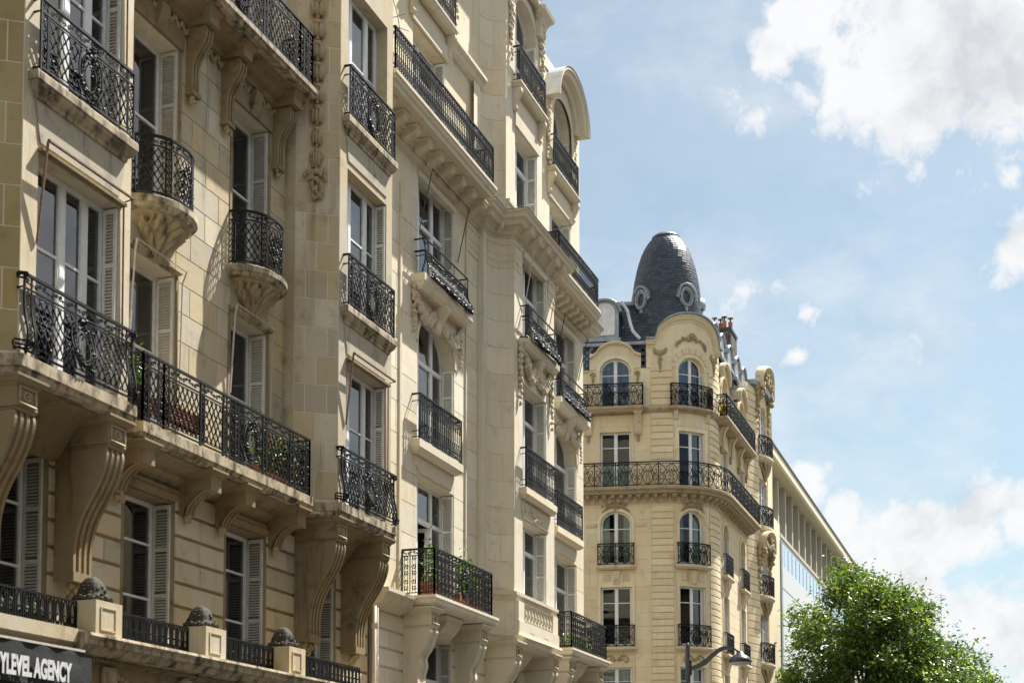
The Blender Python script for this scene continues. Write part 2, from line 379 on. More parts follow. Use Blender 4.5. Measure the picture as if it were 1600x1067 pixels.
def block(mb, T, a, b, c, e, gap, proud, ch, o=0.):
    gs = min(gap, .010) if gap > .04 else gap
    a += gs/2; b -= gs/2; c += gap/2; e -= gap/2
    if b-a < .03 or e-c < .03: return False
    n = nseg(T, b-a)
    def ring(a, b, c, e, oo): return [T(a+(b-a)*i/n, oo, c) for i in range(n+1)]+[T(b-(b-a)*i/n, oo, e) for i in range(n+1)]
    r0 = ring(a, b, c, e, o-.004); r1 = ring(a, b, c, e, o+proud-ch); r2 = ring(a+ch, b-ch, c+ch, e-ch, o+proud)
    m = 2*(n+1); vs = r0+r1+r2; fs = []
    for k in (0, 1):
        for j in range(m): fs.append((k*m+j, k*m+(j+1) % m, (k+1)*m+(j+1) % m, (k+1)*m+j))
    for i in range(n): fs.append((2*m+i, 2*m+i+1, 2*m+m-2-i, 2*m+m-1-i))
    mb.add(vs, fs); return True
def ashlar(parent, key, T, s0, s1, z0, z1, hc, wb, ops=(), gap=.008, proud=.012, ch=.004, mat='stone_left', margin=0., o=0., name='stone_block', jitter=.0, limit=290):
    rest = MB(); rows = max(1, round((z1-z0)/hc)); hc = (z1-z0)/rows
    for r in range(rows):
        c, e = z0+r*hc, z0+(r+1)*hc
        hit = [q for q in ops if q[3]+margin > c+.02 and q[2]-margin < e-.02 and q[1] > s0 and q[0] < s1]
        segs = [(s0, s1)]
        for q in hit:
            a, b = q[0]-margin, q[1]+margin; ns = []
            for x, y in segs:
                if b <= x or a >= y: ns.append((x, y)); continue
                if a > x+.02: ns.append((x, a))
                if b < y-.02: ns.append((b, y))
            segs = ns
        pieces = []
        for x, y in segs:
            l = y-x; k = max(1, int(round(l/wb)))
            cuts = [x+l*i/k for i in range(k+1)]
            if r % 2 and k >= 1 and l > wb*.8: cuts = [x]+[x+l*(i+.5)/k for i in range(k)]+[y]
            for i in range(len(cuts)-1): pieces.append((cuts[i], cuts[i+1], c, e))
        for q in hit:
            a, b = max(s0, q[0]-margin), min(s1, q[1]+margin)
            if q[2]-margin > c+.05: pieces.append((a, b, c, q[2]-margin))
            if q[3]+margin < e-.05: pieces.append((a, b, q[3]+margin, e))
        for (a, b, c2, e2) in pieces:
            m = MB()
            if not block(m, T, a, b, c2, e2, gap, proud+random.uniform(-jitter, jitter), ch, o): continue
            if COUNT.get(key, 0) < limit:
                COUNT[key] = COUNT.get(key, 0)+1; m.build(name, mat, parent)
            else: rest.add(m.v, m.f)
    rest.build(name, mat, parent, kind='stuff')
def offset_path(path, d):
    out = []; n = len(path)
    for i, p in enumerate(path):
        ns = []
        for a, b in ((i-1, i), (i, i+1)):
            if a < 0 or b >= n: continue
            dx, dy = path[b][0]-path[a][0], path[b][1]-path[a][1]; l = math.hypot(dx, dy)
            if l > 1e-9: ns.append((-dy/l, dx/l))
        if len(ns) == 1: nx, ny = ns[0]; k = 1.
        else:
            nx, ny = ns[0][0]+ns[1][0], ns[0][1]+ns[1][1]; l = math.hypot(nx, ny) or 1.; nx /= l; ny /= l
            k = 1./max(.35, nx*ns[0][0]+ny*ns[0][1])
        out.append((p[0]+nx*d*k, p[1]+ny*d*k))
    return out
def slab(mb, T, path, levels):                    # moulded slab: levels (offset, z) from top to bottom
    mb.loft([[T(s, o, z) for s, o in offset_path(path, d)] for d, z in levels])
def rectpath(s0, s1, p, o0=0.): return [(s0, o0), (s0, p), (s1, p), (s1, o0)]
def arcpath(sc, hw, p, n=16, o0=0., flat=0.):     # bowed front
    return [(sc-hw, o0)]+[(sc-hw*math.cos(PI*i/n), flat+(p-flat)*math.sin(PI*i/n)) for i in range(n+1)]+[(sc+hw, o0)]
def spline(pts, k=6):
    out = []; n = len(pts)
    for i in range(n-1):
        p0, p1, p2, p3 = pts[max(i-1, 0)], pts[i], pts[i+1], pts[min(i+2, n-1)]
        for j in range(k):
            t = j/k
            out.append(tuple(.5*((2*b)+(c-a)*t+(2*a-5*b+4*c-e)*t*t+(3*b-a-3*c+e)*t**3) for a, b, c, e in zip(p0, p1, p2, p3)))
    out.append(tuple(pts[-1])); return out
def spiral(cx, cy, r0, r1, a0, a1, n=12, ky=1.):
    return [(cx+(r0+(r1-r0)*i/n)*math.cos(a0+(a1-a0)*i/n), cy+ky*(r0+(r1-r0)*i/n)*math.sin(a0+(a1-a0)*i/n)) for i in range(n+1)]
# ------------------------------------------------------------------ ironwork
class Rail:
    def __init__(s, T, path, z0, h, bulge=None):
        s.T = T; s.path = path; s.z0 = z0; s.h = h; s.bulge = bulge; s.mb = MB(); s.fine = MB()
        s.cum = [0.]
        for a, b in zip(path, path[1:]): s.cum.append(s.cum[-1]+math.hypot(b[0]-a[0], b[1]-a[1]))
        s.L = s.cum[-1]
    def mp(s, u, v, w=0.):
        k = 0; n = len(s.path)-1
        while k < n-1 and u > s.cum[k+1]: k += 1
        a, b = s.path[k], s.path[k+1]; l = s.cum[k+1]-s.cum[k] or 1.; t = (u-s.cum[k])/l
        nx, ny = -(b[1]-a[1])/l, (b[0]-a[0])/l
        if s.bulge: w += s.bulge(v/s.h)
        return s.T(a[0]+(b[0]-a[0])*t+nx*w, a[1]+(b[1]-a[1])*t+ny*w, s.z0+v)
    def bar(s, pts, r=.009, w=0., n=4, sub=True):
        q = []
        for a, b in zip(pts, pts[1:]):
            k = 1
            if sub:
                if len(s.path) > 6: k = max(k, int(abs(b[0]-a[0])/.10)+1)
                if s.bulge: k = max(k, int(abs(b[1]-a[1])/.08)+1)
                for c in s.cum[1:-1]:
                    if len(s.path) <= 6 and min(a[0], b[0])+1e-4 < c < max(a[0], b[0])-1e-4: k = max(k, 1)
            q += [(a[0]+(b[0]-a[0])*i/k, a[1]+(b[1]-a[1])*i/k) for i in range(k)]
        q.append(pts[-1]); s.mb.tube([s.mp(u, v, w) for u, v in q], r*1.42, n)
    def dot(s, u, v, r=.016, w=0.): s.mb.octa(s.mp(u, v, w), r*1.25)
    def along(s, u0, u1, v, r, w=0.):            # horizontal bar, bent at every path corner
        us = [u0]+[c for c in s.cum if u0+1e-4 < c < u1-1e-4]+[u1]
        s.bar([(u, v) for u in us], r, w)
def scrolls(R, u0, u1, v0, v1, step, r=.008):
    n = max(1, round((u1-u0)/step)); st = (u1-u0)/n; h = v1-v0
    for i in range(n):
        c = u0+(i+.5)*st; q = h*.27
        up = i % 2
        a = spiral(c-st*.2, v0+h*(.36 if up else .64), q*.25, q, PI*2.2 if up else -PI*2.2, PI*.2 if up else -PI*.2, 8)
        b = spiral(c+st*.24, v0+h*(.66 if up else .34), q*.75, q*.2, PI if up else -PI, PI*2.7 if up else -PI*2.7, 7)
        R.bar(a+b, r, sub=False); R.dot(c-st*.2, v0+h*(.36 if up else .64), r*1.5)
def chain(R, u0, u1, v0, v1, r=.008):
    w = u1-u0; n = max(2, round((v1-v0)/(w*1.15))); st = (v1-v0)/n; c = (u0+u1)/2
    for i in range(n):
        m = v0+(i+.5)*st
        R.bar([(c, m-st/2), (c+w*.36, m), (c, m+st/2), (c-w*.36, m), (c, m-st/2)], r*.8, sub=False); R.dot(c, m, r*1.9)
def lattice(R, u0, u1, v0, v1, pitch=.125, k=1.55, oval=None, r=.0075):
    def inside(u, v): return oval and ((u-oval[0])/oval[2])**2+((v-oval[1])/oval[3])**2 < 1
    h = v1-v0; n = int((u1-u0+h/k)/pitch)+2
    for sg in (1, -1):
        for i in range(-n, n+1):
            a = (u0+u1)/2+i*pitch
            pts = []
            m = 14
            run = []
            for j in range(m+1):
                v = v0+h*j/m; u = a+sg*(v-(v0+v1)/2)/k
                ok = u0 <= u <= u1 and not inside(u, v)
                if ok: run.append((u, v))
                else:
                    if len(run) > 1: R.bar([run[0], run[-1]], r)
                    run = []
            if len(run) > 1: R.bar([run[0], run[-1]], r)
    j = 0; dv = pitch*k/2
    v = (v0+v1)/2-int((v1-v0)/2/dv)*dv; row = -int((v1-v0)/2/dv)
    while v < v1-.01:
        for i in range(-n, n+1):
            u = (u0+u1)/2+(i+(.5 if row % 2 else 0))*pitch
            if u0+.02 < u < u1-.02 and v > v0+.01 and not inside(u, v): R.dot(u, v, r*2.1, .008)
        v += dv; row += 1
def medallion(R, u, v, ru, rv, w=.02):
    for k, q in ((1., .013), (.80, .010), (.62, .008)):
        R.bar([(u+ru*k*math.cos(2*PI*i/22), v-(1-k)*rv*.25+rv*k*math.sin(2*PI*i/22)) for i in range(23)], q, w, sub=False)
    rnd = random.Random(int(u*100+v*10))
    for i in range(26):
        a = 2*PI*i/26; kk = .9+rnd.uniform(-.06, .06)
        R.dot(u+ru*kk*math.cos(a), v+rv*kk*math.sin(a), rnd.uniform(.012, .024), w+.012)
    for i in range(14): R.dot(u+rnd.gauss(0, ru*.35), v+rv*1.08+rnd.gauss(0, .025), rnd.uniform(.014, .026), w+.01)
    for i in range(9): R.dot(u+rnd.gauss(0, ru*.14), v+rv*.75-i*.035, .02-.0012*i, w+.012)
    for sg in (1, -1):
        R.bar([(u+sg*a, b) for a, b in spline([(.02, v+rv*1.05), (ru*.8, v+rv*.95), (ru*1.2, v+rv*.55), (ru*1.3, v+.02), (ru*1.15, v-rv*.45), (ru*.85, v-rv*.85), (ru*.4, v-rv*1.12), (.02, v-rv*1.2)], 3)], .010, w, sub=False)
        R.bar([(u+sg*x, y) for x, y in spiral(ru*1.18, v+rv*.75, .05, .012, -1.2, 4.5, 7)], .008, w, sub=False)
        for i in range(6): R.dot(u+sg*(ru*1.1-i*.02), v-rv*.35-i*rv*.13, .018, w+.01)
def rail_lattice(R, runs, medals=(), posts=(), r=.011):
    h = R.h; vb = .055; vt = h-.17
    R.along(0, R.L, h, .019); R.along(0, R.L, vt, r); R.along(0, R.L, vb, r*1.1)
    for (u0, u1) in runs:
        for u in (u0, u1): R.bar([(u, 0), (u, h)], r*1.2)
        l = u1-u0
        if l < .3:
            if l > .1: chain(R, u0, u1, vb, vt)
            continue
        e = .13; a, b = u0+e, u1-e
        for u in (a, b): R.bar([(u, vb), (u, h)], r*.9)
        chain(R, u0+.01, a-.01, vb+.02, vt-.02); chain(R, b+.01, u1-.01, vb+.02, vt-.02)
        scrolls(R, u0+.02, u1-.02, vt+.01, h-.015, .155)
        cuts = [a]+[p for p in posts if a < p < b]+[b]
        for x, y in zip(cuts, cuts[1:]):
            md = [m for m in medals if x < m < y]
            if x > a:
                R.bar([(x, 0), (x, h)], r*1.3); x += .10; R.bar([(x, vb), (x, h)], r*.9); chain(R, x-.09, x-.01, vb+.02, vt-.02)
            ov = (md[0], (vb+vt)/2, .26, .40) if md else None
            lattice(R, x+.03, y-.03, vb+.05, vt-.04, oval=ov)
            R.along(x+.03, y-.03, vb+.05, .006); R.along(x+.03, y-.03, vt-.04, .006)
            for q in (x+.03, y-.03): R.bar([(q, vb+.05), (q, vt-.04)], .006)
            if md: medallion(R, md[0], (vb+vt)/2, .19, .29)
def rail_bars(R, runs, pitch=.115, r=.0085, frieze=True, collar=True):
    h = R.h; vb = .05
    R.along(0, R.L, h, .019); R.along(0, R.L, vb, r*1.3)
    if frieze: R.along(0, R.L, h-.15, r); R.along(0, R.L, vb+.13, r)
    for (u0, u1) in runs:
        for u in (u0, u1): R.bar([(u, 0), (u, h)], r*1.7)
        n = max(1, round((u1-u0)/pitch)); st = (u1-u0)/n
        for i in range(n):
            c = u0+(i+.5)*st
            if i: R.bar([(u0+i*st, vb), (u0+i*st, h)], r)
            if frieze:
                for v in (h-.075, vb+.065):
                    R.bar([(c+st*.40*math.cos(2*PI*j/9), v+.052*math.sin(2*PI*j/9)) for j in range(10)], r*.75, sub=False); R.dot(c, v, r*1.7)
            if collar:
                R.bar([(c, vb+.13), (c, vb+.24), (c+st*.22, vb+.29), (c, vb+.35)], r*.7, sub=False); R.bar([(c, h-.15), (c, h-.24), (c-st*.22, h-.29), (c, h-.34)], r*.7, sub=False)
                if i: R.dot(u0+i*st, h*.55, r*1.9)
def rail_dense(R, runs, r=.009, medals=()):
    h = R.h; vb = .05
    R.along(0, R.L, h, .02); R.along(0, R.L, vb, r*1.2); R.along(0, R.L, h-.13, r)
    for (u0, u1) in runs:
        for u in (u0, u1): R.bar([(u, 0), (u, h)], r*2)
        n = max(1, round((u1-u0)/.20)); st = (u1-u0)/n
        scrolls(R, u0, u1, h-.125, h-.01, .12, r*.8)
        for i in range(n):
            a = u0+i*st; c = a+st/2
            if i: R.bar([(a, vb), (a, h)], r)
            m = [q for q in medals if a-st*.8 < q < a+st*1.8]
            if m: continue
            R.bar([(a+st*.28, vb), (a+st*.28, h-.13)], r*.6); R.bar([(a+st*.72, vb), (a+st*.72, h-.13)], r*.6)
            for k in range(5):
                v = vb+.09+k*(h-.13-vb-.15)/4
                R.bar(spiral(c, v, .055, .012, PI*(k % 2), PI*(k % 2)+PI*2.4, 8, 1.2), r*.8, sub=False); R.dot(c, v, .013); R.dot(a, v, .012)
        for q in medals:
            if u0 < q < u1: medallion(R, q, h*.46, .17, .27, .015)
def rail_belly(R, runs, r=.009):
    h = R.h
    R.along(0, R.L, h, .018); R.along(0, R.L, .03, r*1.4); R.along(0, R.L, h-.10, r)
    for (u0, u1) in runs:
        n = max(1, round((u1-u0)/.085)); st = (u1-u0)/n
        for i in range(n+1): R.bar([(u0+i*st, .02), (u0+i*st, h)], r*1.5)
        for i in range(n):
            c = u0+(i+.5)*st
            for k in range(7):
                v = .05+k*(h-.12)/6.3
                R.bar(spiral(c, v, .034, .008, PI*(k % 2), PI*(k % 2)+PI*2.3, 6, 1.2), r*.9, sub=False); R.dot(c, v, .020, .012)
            R.dot(c-st/2, .02, .034, .02); R.dot(c, -.005, .030, .02)
            for v0, v1, w0 in ((-.01, .16, st*.40), (.15, .34, st*.36), (.33, h-.10, st*.22)):
                vm = (v0+v1)/2; R.mb.add([R.mp(c, v0, .012), R.mp(c-w0, vm, .004), R.mp(c, v1, .012), R.mp(c+w0, vm, .004)], [(0, 1, 2, 3)])
def rail_arabesque(R, runs, panel=.8, r=.0125):
    h = R.h; vb = .05
    R.along(0, R.L, h, .021); R.along(0, R.L, vb, .014); R.along(0, R.L, h-.10, r*.8)
    for (u0, u1) in runs:
        n = max(1, round((u1-u0)/panel)); st = (u1-u0)/n
        for i in range(n+1):
            R.bar([(u0+i*st, 0), (u0+i*st, h)], r*1.5)
        for i in range(n):
            c = u0+(i+.5)*st; w = st/2*.94; H = h-.10-vb
            def P(x, y): return (c+x*w, vb+y*H)
            for sg in (1, -1):
                def C(pts, rr=r): R.bar([P(sg*x, y) for x, y in spline(pts, 4)], rr, sub=False)
                C([(.0, .02), (.28, .10), (.48, .32), (.34, .58), (.12, .62), (.10, .46), (.22, .42)])
                C([(.98, .98), (.70, .92), (.50, .74), (.62, .55), (.84, .58), (.86, .74), (.72, .75)])
                C([(.98, .05), (.72, .08), (.58, .28), (.74, .48), (.94, .42), (.90, .26), (.78, .30)])
                C([(.0, .98), (.22, .92), (.40, .78), (.30, .66), (.16, .72), (.20, .84)])
                C([(.48, .32), (.62, .55)]); C([(.12, .62), (.0, .72)]); C([(.34, .58), (.50, .74)])
                C([(.05, .04), (.18, .20), (.10, .34), (.0, .40)], r*.8)
                for q in ((.22, .42), (.72, .75), (.78, .30), (.20, .84)): R.dot(*P(sg*q[0], q[1]), .017)
            R.dot(*P(0, .66), .022)
            m = max(3, int(st/.11))
            for k in range(m):
                q = u0+i*st+(k+.5)*st/m
                R.bar([(q+.036*math.cos(2*PI*j/8), h-.05+.036*math.sin(2*PI*j/8)) for j in range(9)], r*.6, sub=False)
def rail_loops(R, runs, r=.009):
    h = R.h; vb = .04
    R.along(0, R.L, h, .014); R.along(0, R.L, vb, r)
    for (u0, u1) in runs:
        n = max(1, round((u1-u0)/.15)); st = (u1-u0)/n
        for i in range(n+1): R.bar([(u0+i*st, 0), (u0+i*st, h)], r*1.1)
        for i in range(n):
            c = u0+(i+.5)*st
            R.bar([(c+st*.3*math.cos(2*PI*j/12), vb+(h-vb)*(.5+.46*math.sin(2*PI*j/12))) for j in range(13)], r*.9, sub=False)
            R.dot(c, h*.5, .017); R.bar([(c, vb), (c, h*.3)], r*.6)
def scroll_end(R, u, sg=1):                       # volutes at a bowed corner post
    R.bar(spiral(u, R.h-.04, .012, .055, 0, sg*PI*3.2, 12), .011, .05, sub=False)
    R.bar(spiral(u, .10, .012, .075, PI, PI+sg*PI*3.2, 12), .011, .05, sub=False)

# ------------------------------------------------------------------ windows and shutters
def window(parent, T, op, d=.28, lights=2, bars=(.62,), fw=.065, arched=False, transom=None, curtain=None, label=None, mat='white_paint', glassm='glass', open_light=None, side=None, room=True):
    s0, s1, z0, z1 = op[:4]; rise = op[4] if len(op) > 4 else 0
    q = (s0, s1, z0, z1, rise) if rise else None
    def top(s): return archz(q, s) if q else z1
    fr = MB(); o0, o1 = -d+.005, -d+.075; g = nseg(T, s1-s0)
    # outer frame
    fr.box(T, s0+.004, s0+fw, o0, o1, z0, top(s0+fw/2) if q else z1-.003); fr.box(T, s1-fw, s1-.004, o0, o1, z0, top(s1-fw/2) if q else z1-.003)
    fr.box(T, s0+fw, s1-fw, o0, o1, z0+.003, z0+fw, g)
    if q:
        k = 16
        ins = (s0+fw, s1-fw, z0, z1-fw, max(.02, rise-fw*.4))
        vs = []; fs = []
        for i in range(k+1):
            a = s0+.004+(s1-s0-.008)*i/k; b = s0+fw+(s1-s0-2*fw)*i/k
            vs += [T(a, o0, archz(q, a)-.002), T(a, o1, archz(q, a)-.002), T(b, o1, archz(ins, b)), T(b, o0, archz(ins, b))]
        for i in range(k):
            for j in range(4): fs.append((4*i+j, 4*i+(j+1) % 4, 4*i+4+(j+1) % 4, 4*i+4+j))
        fr.add(vs, fs)
    else: fr.box(T, s0+fw, s1-fw, o0, o1, z1-fw, z1-.003, g)
    a, b = s0+fw, s1-fw
    if isinstance(lights, int): cuts = [a+(b-a)*i/lights for i in range(lights+1)]
    else: cuts = [a]+[a+(b-a)*t for t in lights]+[b]
    nl = len(cuts)-1; mw = .045
    levels = [z0+fw]
    H = z1-z0
    tb = z0+H*transom if transom else None
    for c in cuts[1:-1]: fr.box(T, c-mw, c+mw, o0+.004, o1+.012, z0+.01, top(c)-.01)
    if tb: fr.box(T, a, b, o0+.006, o1+.02, tb-.045, tb+.045, g)
    panes = []
    for i in range(nl):
        x, y = cuts[i]+(mw if i else 0), cuts[i+1]-(mw if i < nl-1 else 0)
        zs = [z0+fw]+[z0+H*t for t in bars]+([tb] if tb else [])+[None]
        zs = sorted(v for v in zs if v is not None)+[None]
        is_open = open_light == i
        sw = .028
        for k in range(len(zs)-1):
            lo = zs[k]; hi = zs[k+1]
            if k and not (tb and abs(lo-tb) < 1e-6): fr.box(T, x, y, o0+.008, o1-.006, lo-.017, lo+.017, nseg(T, y-x))
            if is_open and (not tb or lo < tb-.01): continue
            lo2 = lo+(.017 if k else 0)
            if hi is None:
                n = 8 if q else 1
                up = [(x+(y-x)*j/n) for j in range(n+1)]
                poly = [(x, lo2), (y, lo2)]+[(u, top(u)-fw*.8) for u in reversed(up)]
            else: poly = [(x, lo2), (y, lo2), (y, hi-.017), (x, hi-.017)]
            if min(p[1] for p in poly[2:]) <= lo2: continue
            panes.append(poly)
        # sash stiles
        for (c0, c1) in ((x, x+sw), (y-sw, y)):
            if not is_open: fr.box(T, c0, c1, o0+.007, o1+.004, z0+fw, top((c0+c1)/2)-fw*.9)
        if not is_open: fr.box(T, x+sw, y-sw, o0+.007, o1+.004, z0+fw, z0+fw+.06, nseg(T, y-x))
    w = fr.build('window', mat, parent, label=label)
    for poly in panes:
        m = MB(); n = len(poly)
        m.loft([[T(s, o0+.030, z) for s, z in poly], [T(s, o0+.036, z) for s, z in poly]])
        m.build('pane', glassm, w)
    if open_light is not None:                    # leaf swung into the room
        x, y = cuts[open_light], cuts[open_light+1]; zt = (tb or z1)-.06
        m = MB()
        for (p0, p1, q0, q1) in ((0, .06, 0, 1), (y-x-.06, y-x, 0, 1), (.06, y-x-.06, 0, .07), (.06, y-x-.06, .95, 1)):
            m.box(lambda s, o, z: T(y-.03-s*.35, o0-s*.93+o, z), p0, p1, 0, .035, z0+fw+(zt-z0-fw)*q0, z0+fw+(zt-z0-fw)*q1)
        m.build('open_leaf', mat, w)
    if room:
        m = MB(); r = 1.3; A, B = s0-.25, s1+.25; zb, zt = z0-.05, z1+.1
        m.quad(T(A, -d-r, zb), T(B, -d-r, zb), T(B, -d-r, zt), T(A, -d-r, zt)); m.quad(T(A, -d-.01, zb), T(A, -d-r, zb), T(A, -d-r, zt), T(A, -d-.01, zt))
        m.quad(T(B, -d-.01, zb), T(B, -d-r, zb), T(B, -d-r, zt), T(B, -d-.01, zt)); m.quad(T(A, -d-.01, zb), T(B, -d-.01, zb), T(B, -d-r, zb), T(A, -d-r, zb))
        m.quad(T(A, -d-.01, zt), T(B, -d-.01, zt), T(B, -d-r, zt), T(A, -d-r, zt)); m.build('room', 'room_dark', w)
    if curtain:
        kind, frac = curtain
        spans = {'full': [(s0, s1)], 'sides': [(s0, s0+(s1-s0)*frac), (s1-(s1-s0)*frac, s1)], 'left': [(s0, s0+(s1-s0)*frac)], 'right': [(s1-(s1-s0)*frac, s1)], 'half': [(s0, s1)]}[kind]
        for (x, y) in spans:
            m = MB(); n = max(6, int((y-x)/.03)); zt = z0+H*frac if kind == 'half' else z1-.02; ph = random.uniform(0, 6)
            m.grid([[T(x+(y-x)*i/n, -d-.10+.025*math.sin(i*1.1+ph)+.012*math.sin(i*.37), zz) for i in range(n+1)] for zz in (z0+.05, (z0+zt)/2, zt)])
            m.build('curtain', 'curtain_white' if kind != 'left' else 'curtain_white', w, smooth=True)
    return w
def shutter(parent, T, op, d=.28, side=1, mat='shutter_cream', rise=0, open_angle=None, label=None):
    s0, s1, z0, z1 = op[:4]; sp = z1-(op[4] if len(op) > 4 else 0); m = MB()
    e = s1-.012 if side > 0 else s0+.012; t = .036*(-side)
    lo, hi = sorted((e, e+t)); a, b = -d+.085, -.015; za, zb = z0+.06, sp-.03
    st = .042
    m.box(T, lo, hi, a, a+st, za, zb); m.box(T, lo, hi, b-st, b, za, zb)
    ks = [za, za+(zb-za)*.36, za+(zb-za)*.68, zb-.06]
    for k in ks: m.box(T, lo, hi, a+st, b-st, k, k+.06)
    z = za+.09
    while z < zb-.10:
        if not any(k-.03 < z < k+.07 for k in ks):
            if side > 0: p = [(hi-.004, z+.026), (hi-.010, z+.032), (lo+.003, z+.006), (lo+.003, z)]
            else: p = [(lo+.004, z+.026), (lo+.010, z+.032), (hi-.003, z+.006), (hi-.003, z)]
            m.loft([[T(x, oo, y) for x, y in p] for oo in (a+st-.004, b-st+.004)])
        z += .046
    return m.build('shutter', mat, parent, label=label)
# ------------------------------------------------------------------ stone ornament
def big_console(parent, T, s0, s1, P, zt, zb, mat='stone_left_trim', flutes=4, cap=.09, block_h=.38, front=None, name='console', foot=.34):
    body = MB(); H = zt-zb
    body.box(T, s0, s1, .0, P-.012, zt-block_h, zt-cap)
    slab(body, T, rectpath(s0, s1, P-.012), [(.095, zt), (.095, zt-.03), (.075, zt-.04), (.055, zt-.075), (.02, zt-.09), (.012, zt-cap-.03)])
    slab(body, T, rectpath(s0+.02, s1-.02, P-.03), [(.0, zt-block_h), (.012, zt-block_h-.02), (-.005, zt-block_h-.05)])
    z1 = zt-block_h-.05
    cv = spline([(P-.05, z1), (P-.035, z1-H*.05), (P-.09, z1-H*.15), (P*.76, z1-H*.26), (P*.58, z1-H*.37), (foot+.06, z1-H*.48), (foot+.005, z1-H*.60), (foot, z1-H*.72), (foot, zb)], 4)
    w = s1-s0
    body.prism(T, [(0, z1)]+[(o-.028, z) for o, z in cv]+[(0, zb)], s0+.006, s1-.006)
    fl = w/(flutes*2-1)*1.0
    for i in range(flutes):
        a = s0+w*i/(flutes-.55) if flutes > 1 else s0
        b = a+w*.45/(flutes-.55)
        prof = [(o-.05, z) for o, z in cv]+[(o, z) for o, z in reversed(cv)]
        body.loft([[T(q, o, z) for o, z in prof] for q in (a, min(b, s1))])
    body.box(T, s0+.004, s1-.004, .0, foot+.004, zb-.02, zb+H*.05)
    c = body.build(name, mat, parent)
    pn = MB()                                     # carved panel on the block
    y0, y1 = zt-block_h+.03, zt-cap-.03
    for (a, b, p, q) in ((s0+.04, s1-.04, y0, y0+.025), (s0+.04, s1-.04, y1-.025, y1), (s0+.04, s0+.065, y0+.025, y1-.025), (s1-.065, s1-.04, y0+.025, y1-.025)):
        pn.box(T, a, b, P-.014, P+.006, p, q)
    cx, cz = (s0+s1)/2, (y0+y1)/2
    for k in range(8):
        an = 2*PI*k/8; pn.blob(T(cx+.065*math.cos(an), P-.008, cz+.05*math.sin(an)), .03, .018, .026)
    pn.blob(T(cx, P-.005, cz), .025); pn.build('rosette', 'carving', c)
    lf = MB(); rnd = random.Random(int(s0*100))    # leaf pendant under the foot
    for k in range(22):
        t = k/21; lf.blob(T(cx+rnd.uniform(-.5, .5)*w*(1-t*.75), foot*.62*(1-t*.35)+rnd.uniform(-.02, .04), zb-.03-.22*t), .05*(1-t*.5), .05*(1-t*.4), .06)
    lf.build('leaf_pendant', 'carving', c, smooth=True)
    return c
def scroll_console(parent, T, s0, s1, P, zt, zb, mat='stone_left_trim', name='scroll_console'):
    m = MB(); H = zt-zb
    cv = spline([(P, zt), (P+.015, zt-H*.10), (P*.92, zt-H*.24), (P*.62, zt-H*.38), (P*.40, zt-H*.52), (P*.33, zt-H*.68), (P*.34, zt-H*.85), (P*.30, zb)], 4)
    m.prism(T, [(-.01, zt)]+[(o-.02, z) for o, z in cv]+[(-.01, zb)], s0, s1)
    w = s1-s0
    for a, b in ((s0-.004, s0+w*.2), (s0+w*.4, s0+w*.6), (s1-w*.2, s1+.004)):
        m.loft([[T(q, o, z) for o, z in [(o-.05, z) for o, z in cv]+[(o, z) for o, z in reversed(cv)]] for q in (a, b)])
    m.box(T, s0-.02, s1+.02, -.01, P*.42, zb-.05, zb+.02)
    for sg, q in ((0, s0-.012), (1, s1+.012)):    # volute discs
        for cz, co, r in ((zt-H*.13, P*.62, H*.12),):
            m.loft([[T(q+d, co+r*k*math.cos(2*PI*i/10), cz+r*k*math.sin(2*PI*i/10)) for i in range(10)] for d, k in ((-.01, .6), (0, 1), (.01, .6))])
    c = m.build(name, mat, parent)
    lf = MB(); rnd = random.Random(int(s0*77)); cx = (s0+s1)/2
    for k in range(10): lf.blob(T(cx+rnd.uniform(-.4, .4)*w, P*.2+rnd.uniform(0, .03), zb-.06-k*.012), .035, .035, .04)
    lf.build('leaf_pendant', 'carving', c, smooth=True)
    return c
def corbel_leaf(parent, T, sc, hw, p, zt, zb, mat='carving'):
    m = MB(); rows = []; nz, na = 34, 72
    for i in range(nz+1):
        t = i/nz; z = zt+(zb-zt)*t
        k = (1-t)**.62*.90+.10*(1-t); row = []
        for j in range(na+1):
            a = PI*j/na; fan = (a-PI/2)*1.0
            ph = a*5.0+.9*math.sin(t*6.0+a)
            lobe = abs(math.sin(ph))**.5
            d = .66+.36*lobe
            d -= .14*max(0, math.cos(a*22+t*16))**3
            d += .16*noise.noise(Vector((a*2.6, t*4.2, sc)))+.12*noise.noise(Vector((a*7, t*9, sc)))
            if t < .10: d = 1.0
            d *= 1+.08*math.sin(t*PI*2.3)
            if t > .9: d *= (1-t)/.1*.8+.2
            row.append(T(sc-hw*k*d*math.cos(a), max(-.01, p*k*d*math.sin(a)), z))
        rows.append(row)
    m.grid(rows)
    return m.build('carved_corbel', mat, parent, smooth=True)
def swag(mb, T, pts, r, rnd, o=.05, thick=1.0):
    P = spline(pts, 10); n = len(P)
    for i, (s, z) in enumerate(P):
        t = i/(n-1); k = r*(.55+.75*math.sin(PI*t))*thick
        for j in range(3): mb.blob(T(s+rnd.uniform(-k, k)*.7, o+rnd.uniform(-.01, .035), z+rnd.uniform(-k, k)*.7), k*.62, k*.55, k*.62, 6, 4)
def drop(mb, T, s, z0, z1, r, rnd, o=.04):
    n = max(3, int((z0-z1)/(r*.9)))
    for i in range(n):
        t = i/(n-1); z = z0+(z1-z0)*t; k = r*(1-.55*t)
        for j in range(3): mb.blob(T(s+rnd.uniform(-k, k)*.7, o+rnd.uniform(-.01, .04), z+rnd.uniform(-.4, .4)*k), k*.6, k*.5, k*.7, 6, 4)
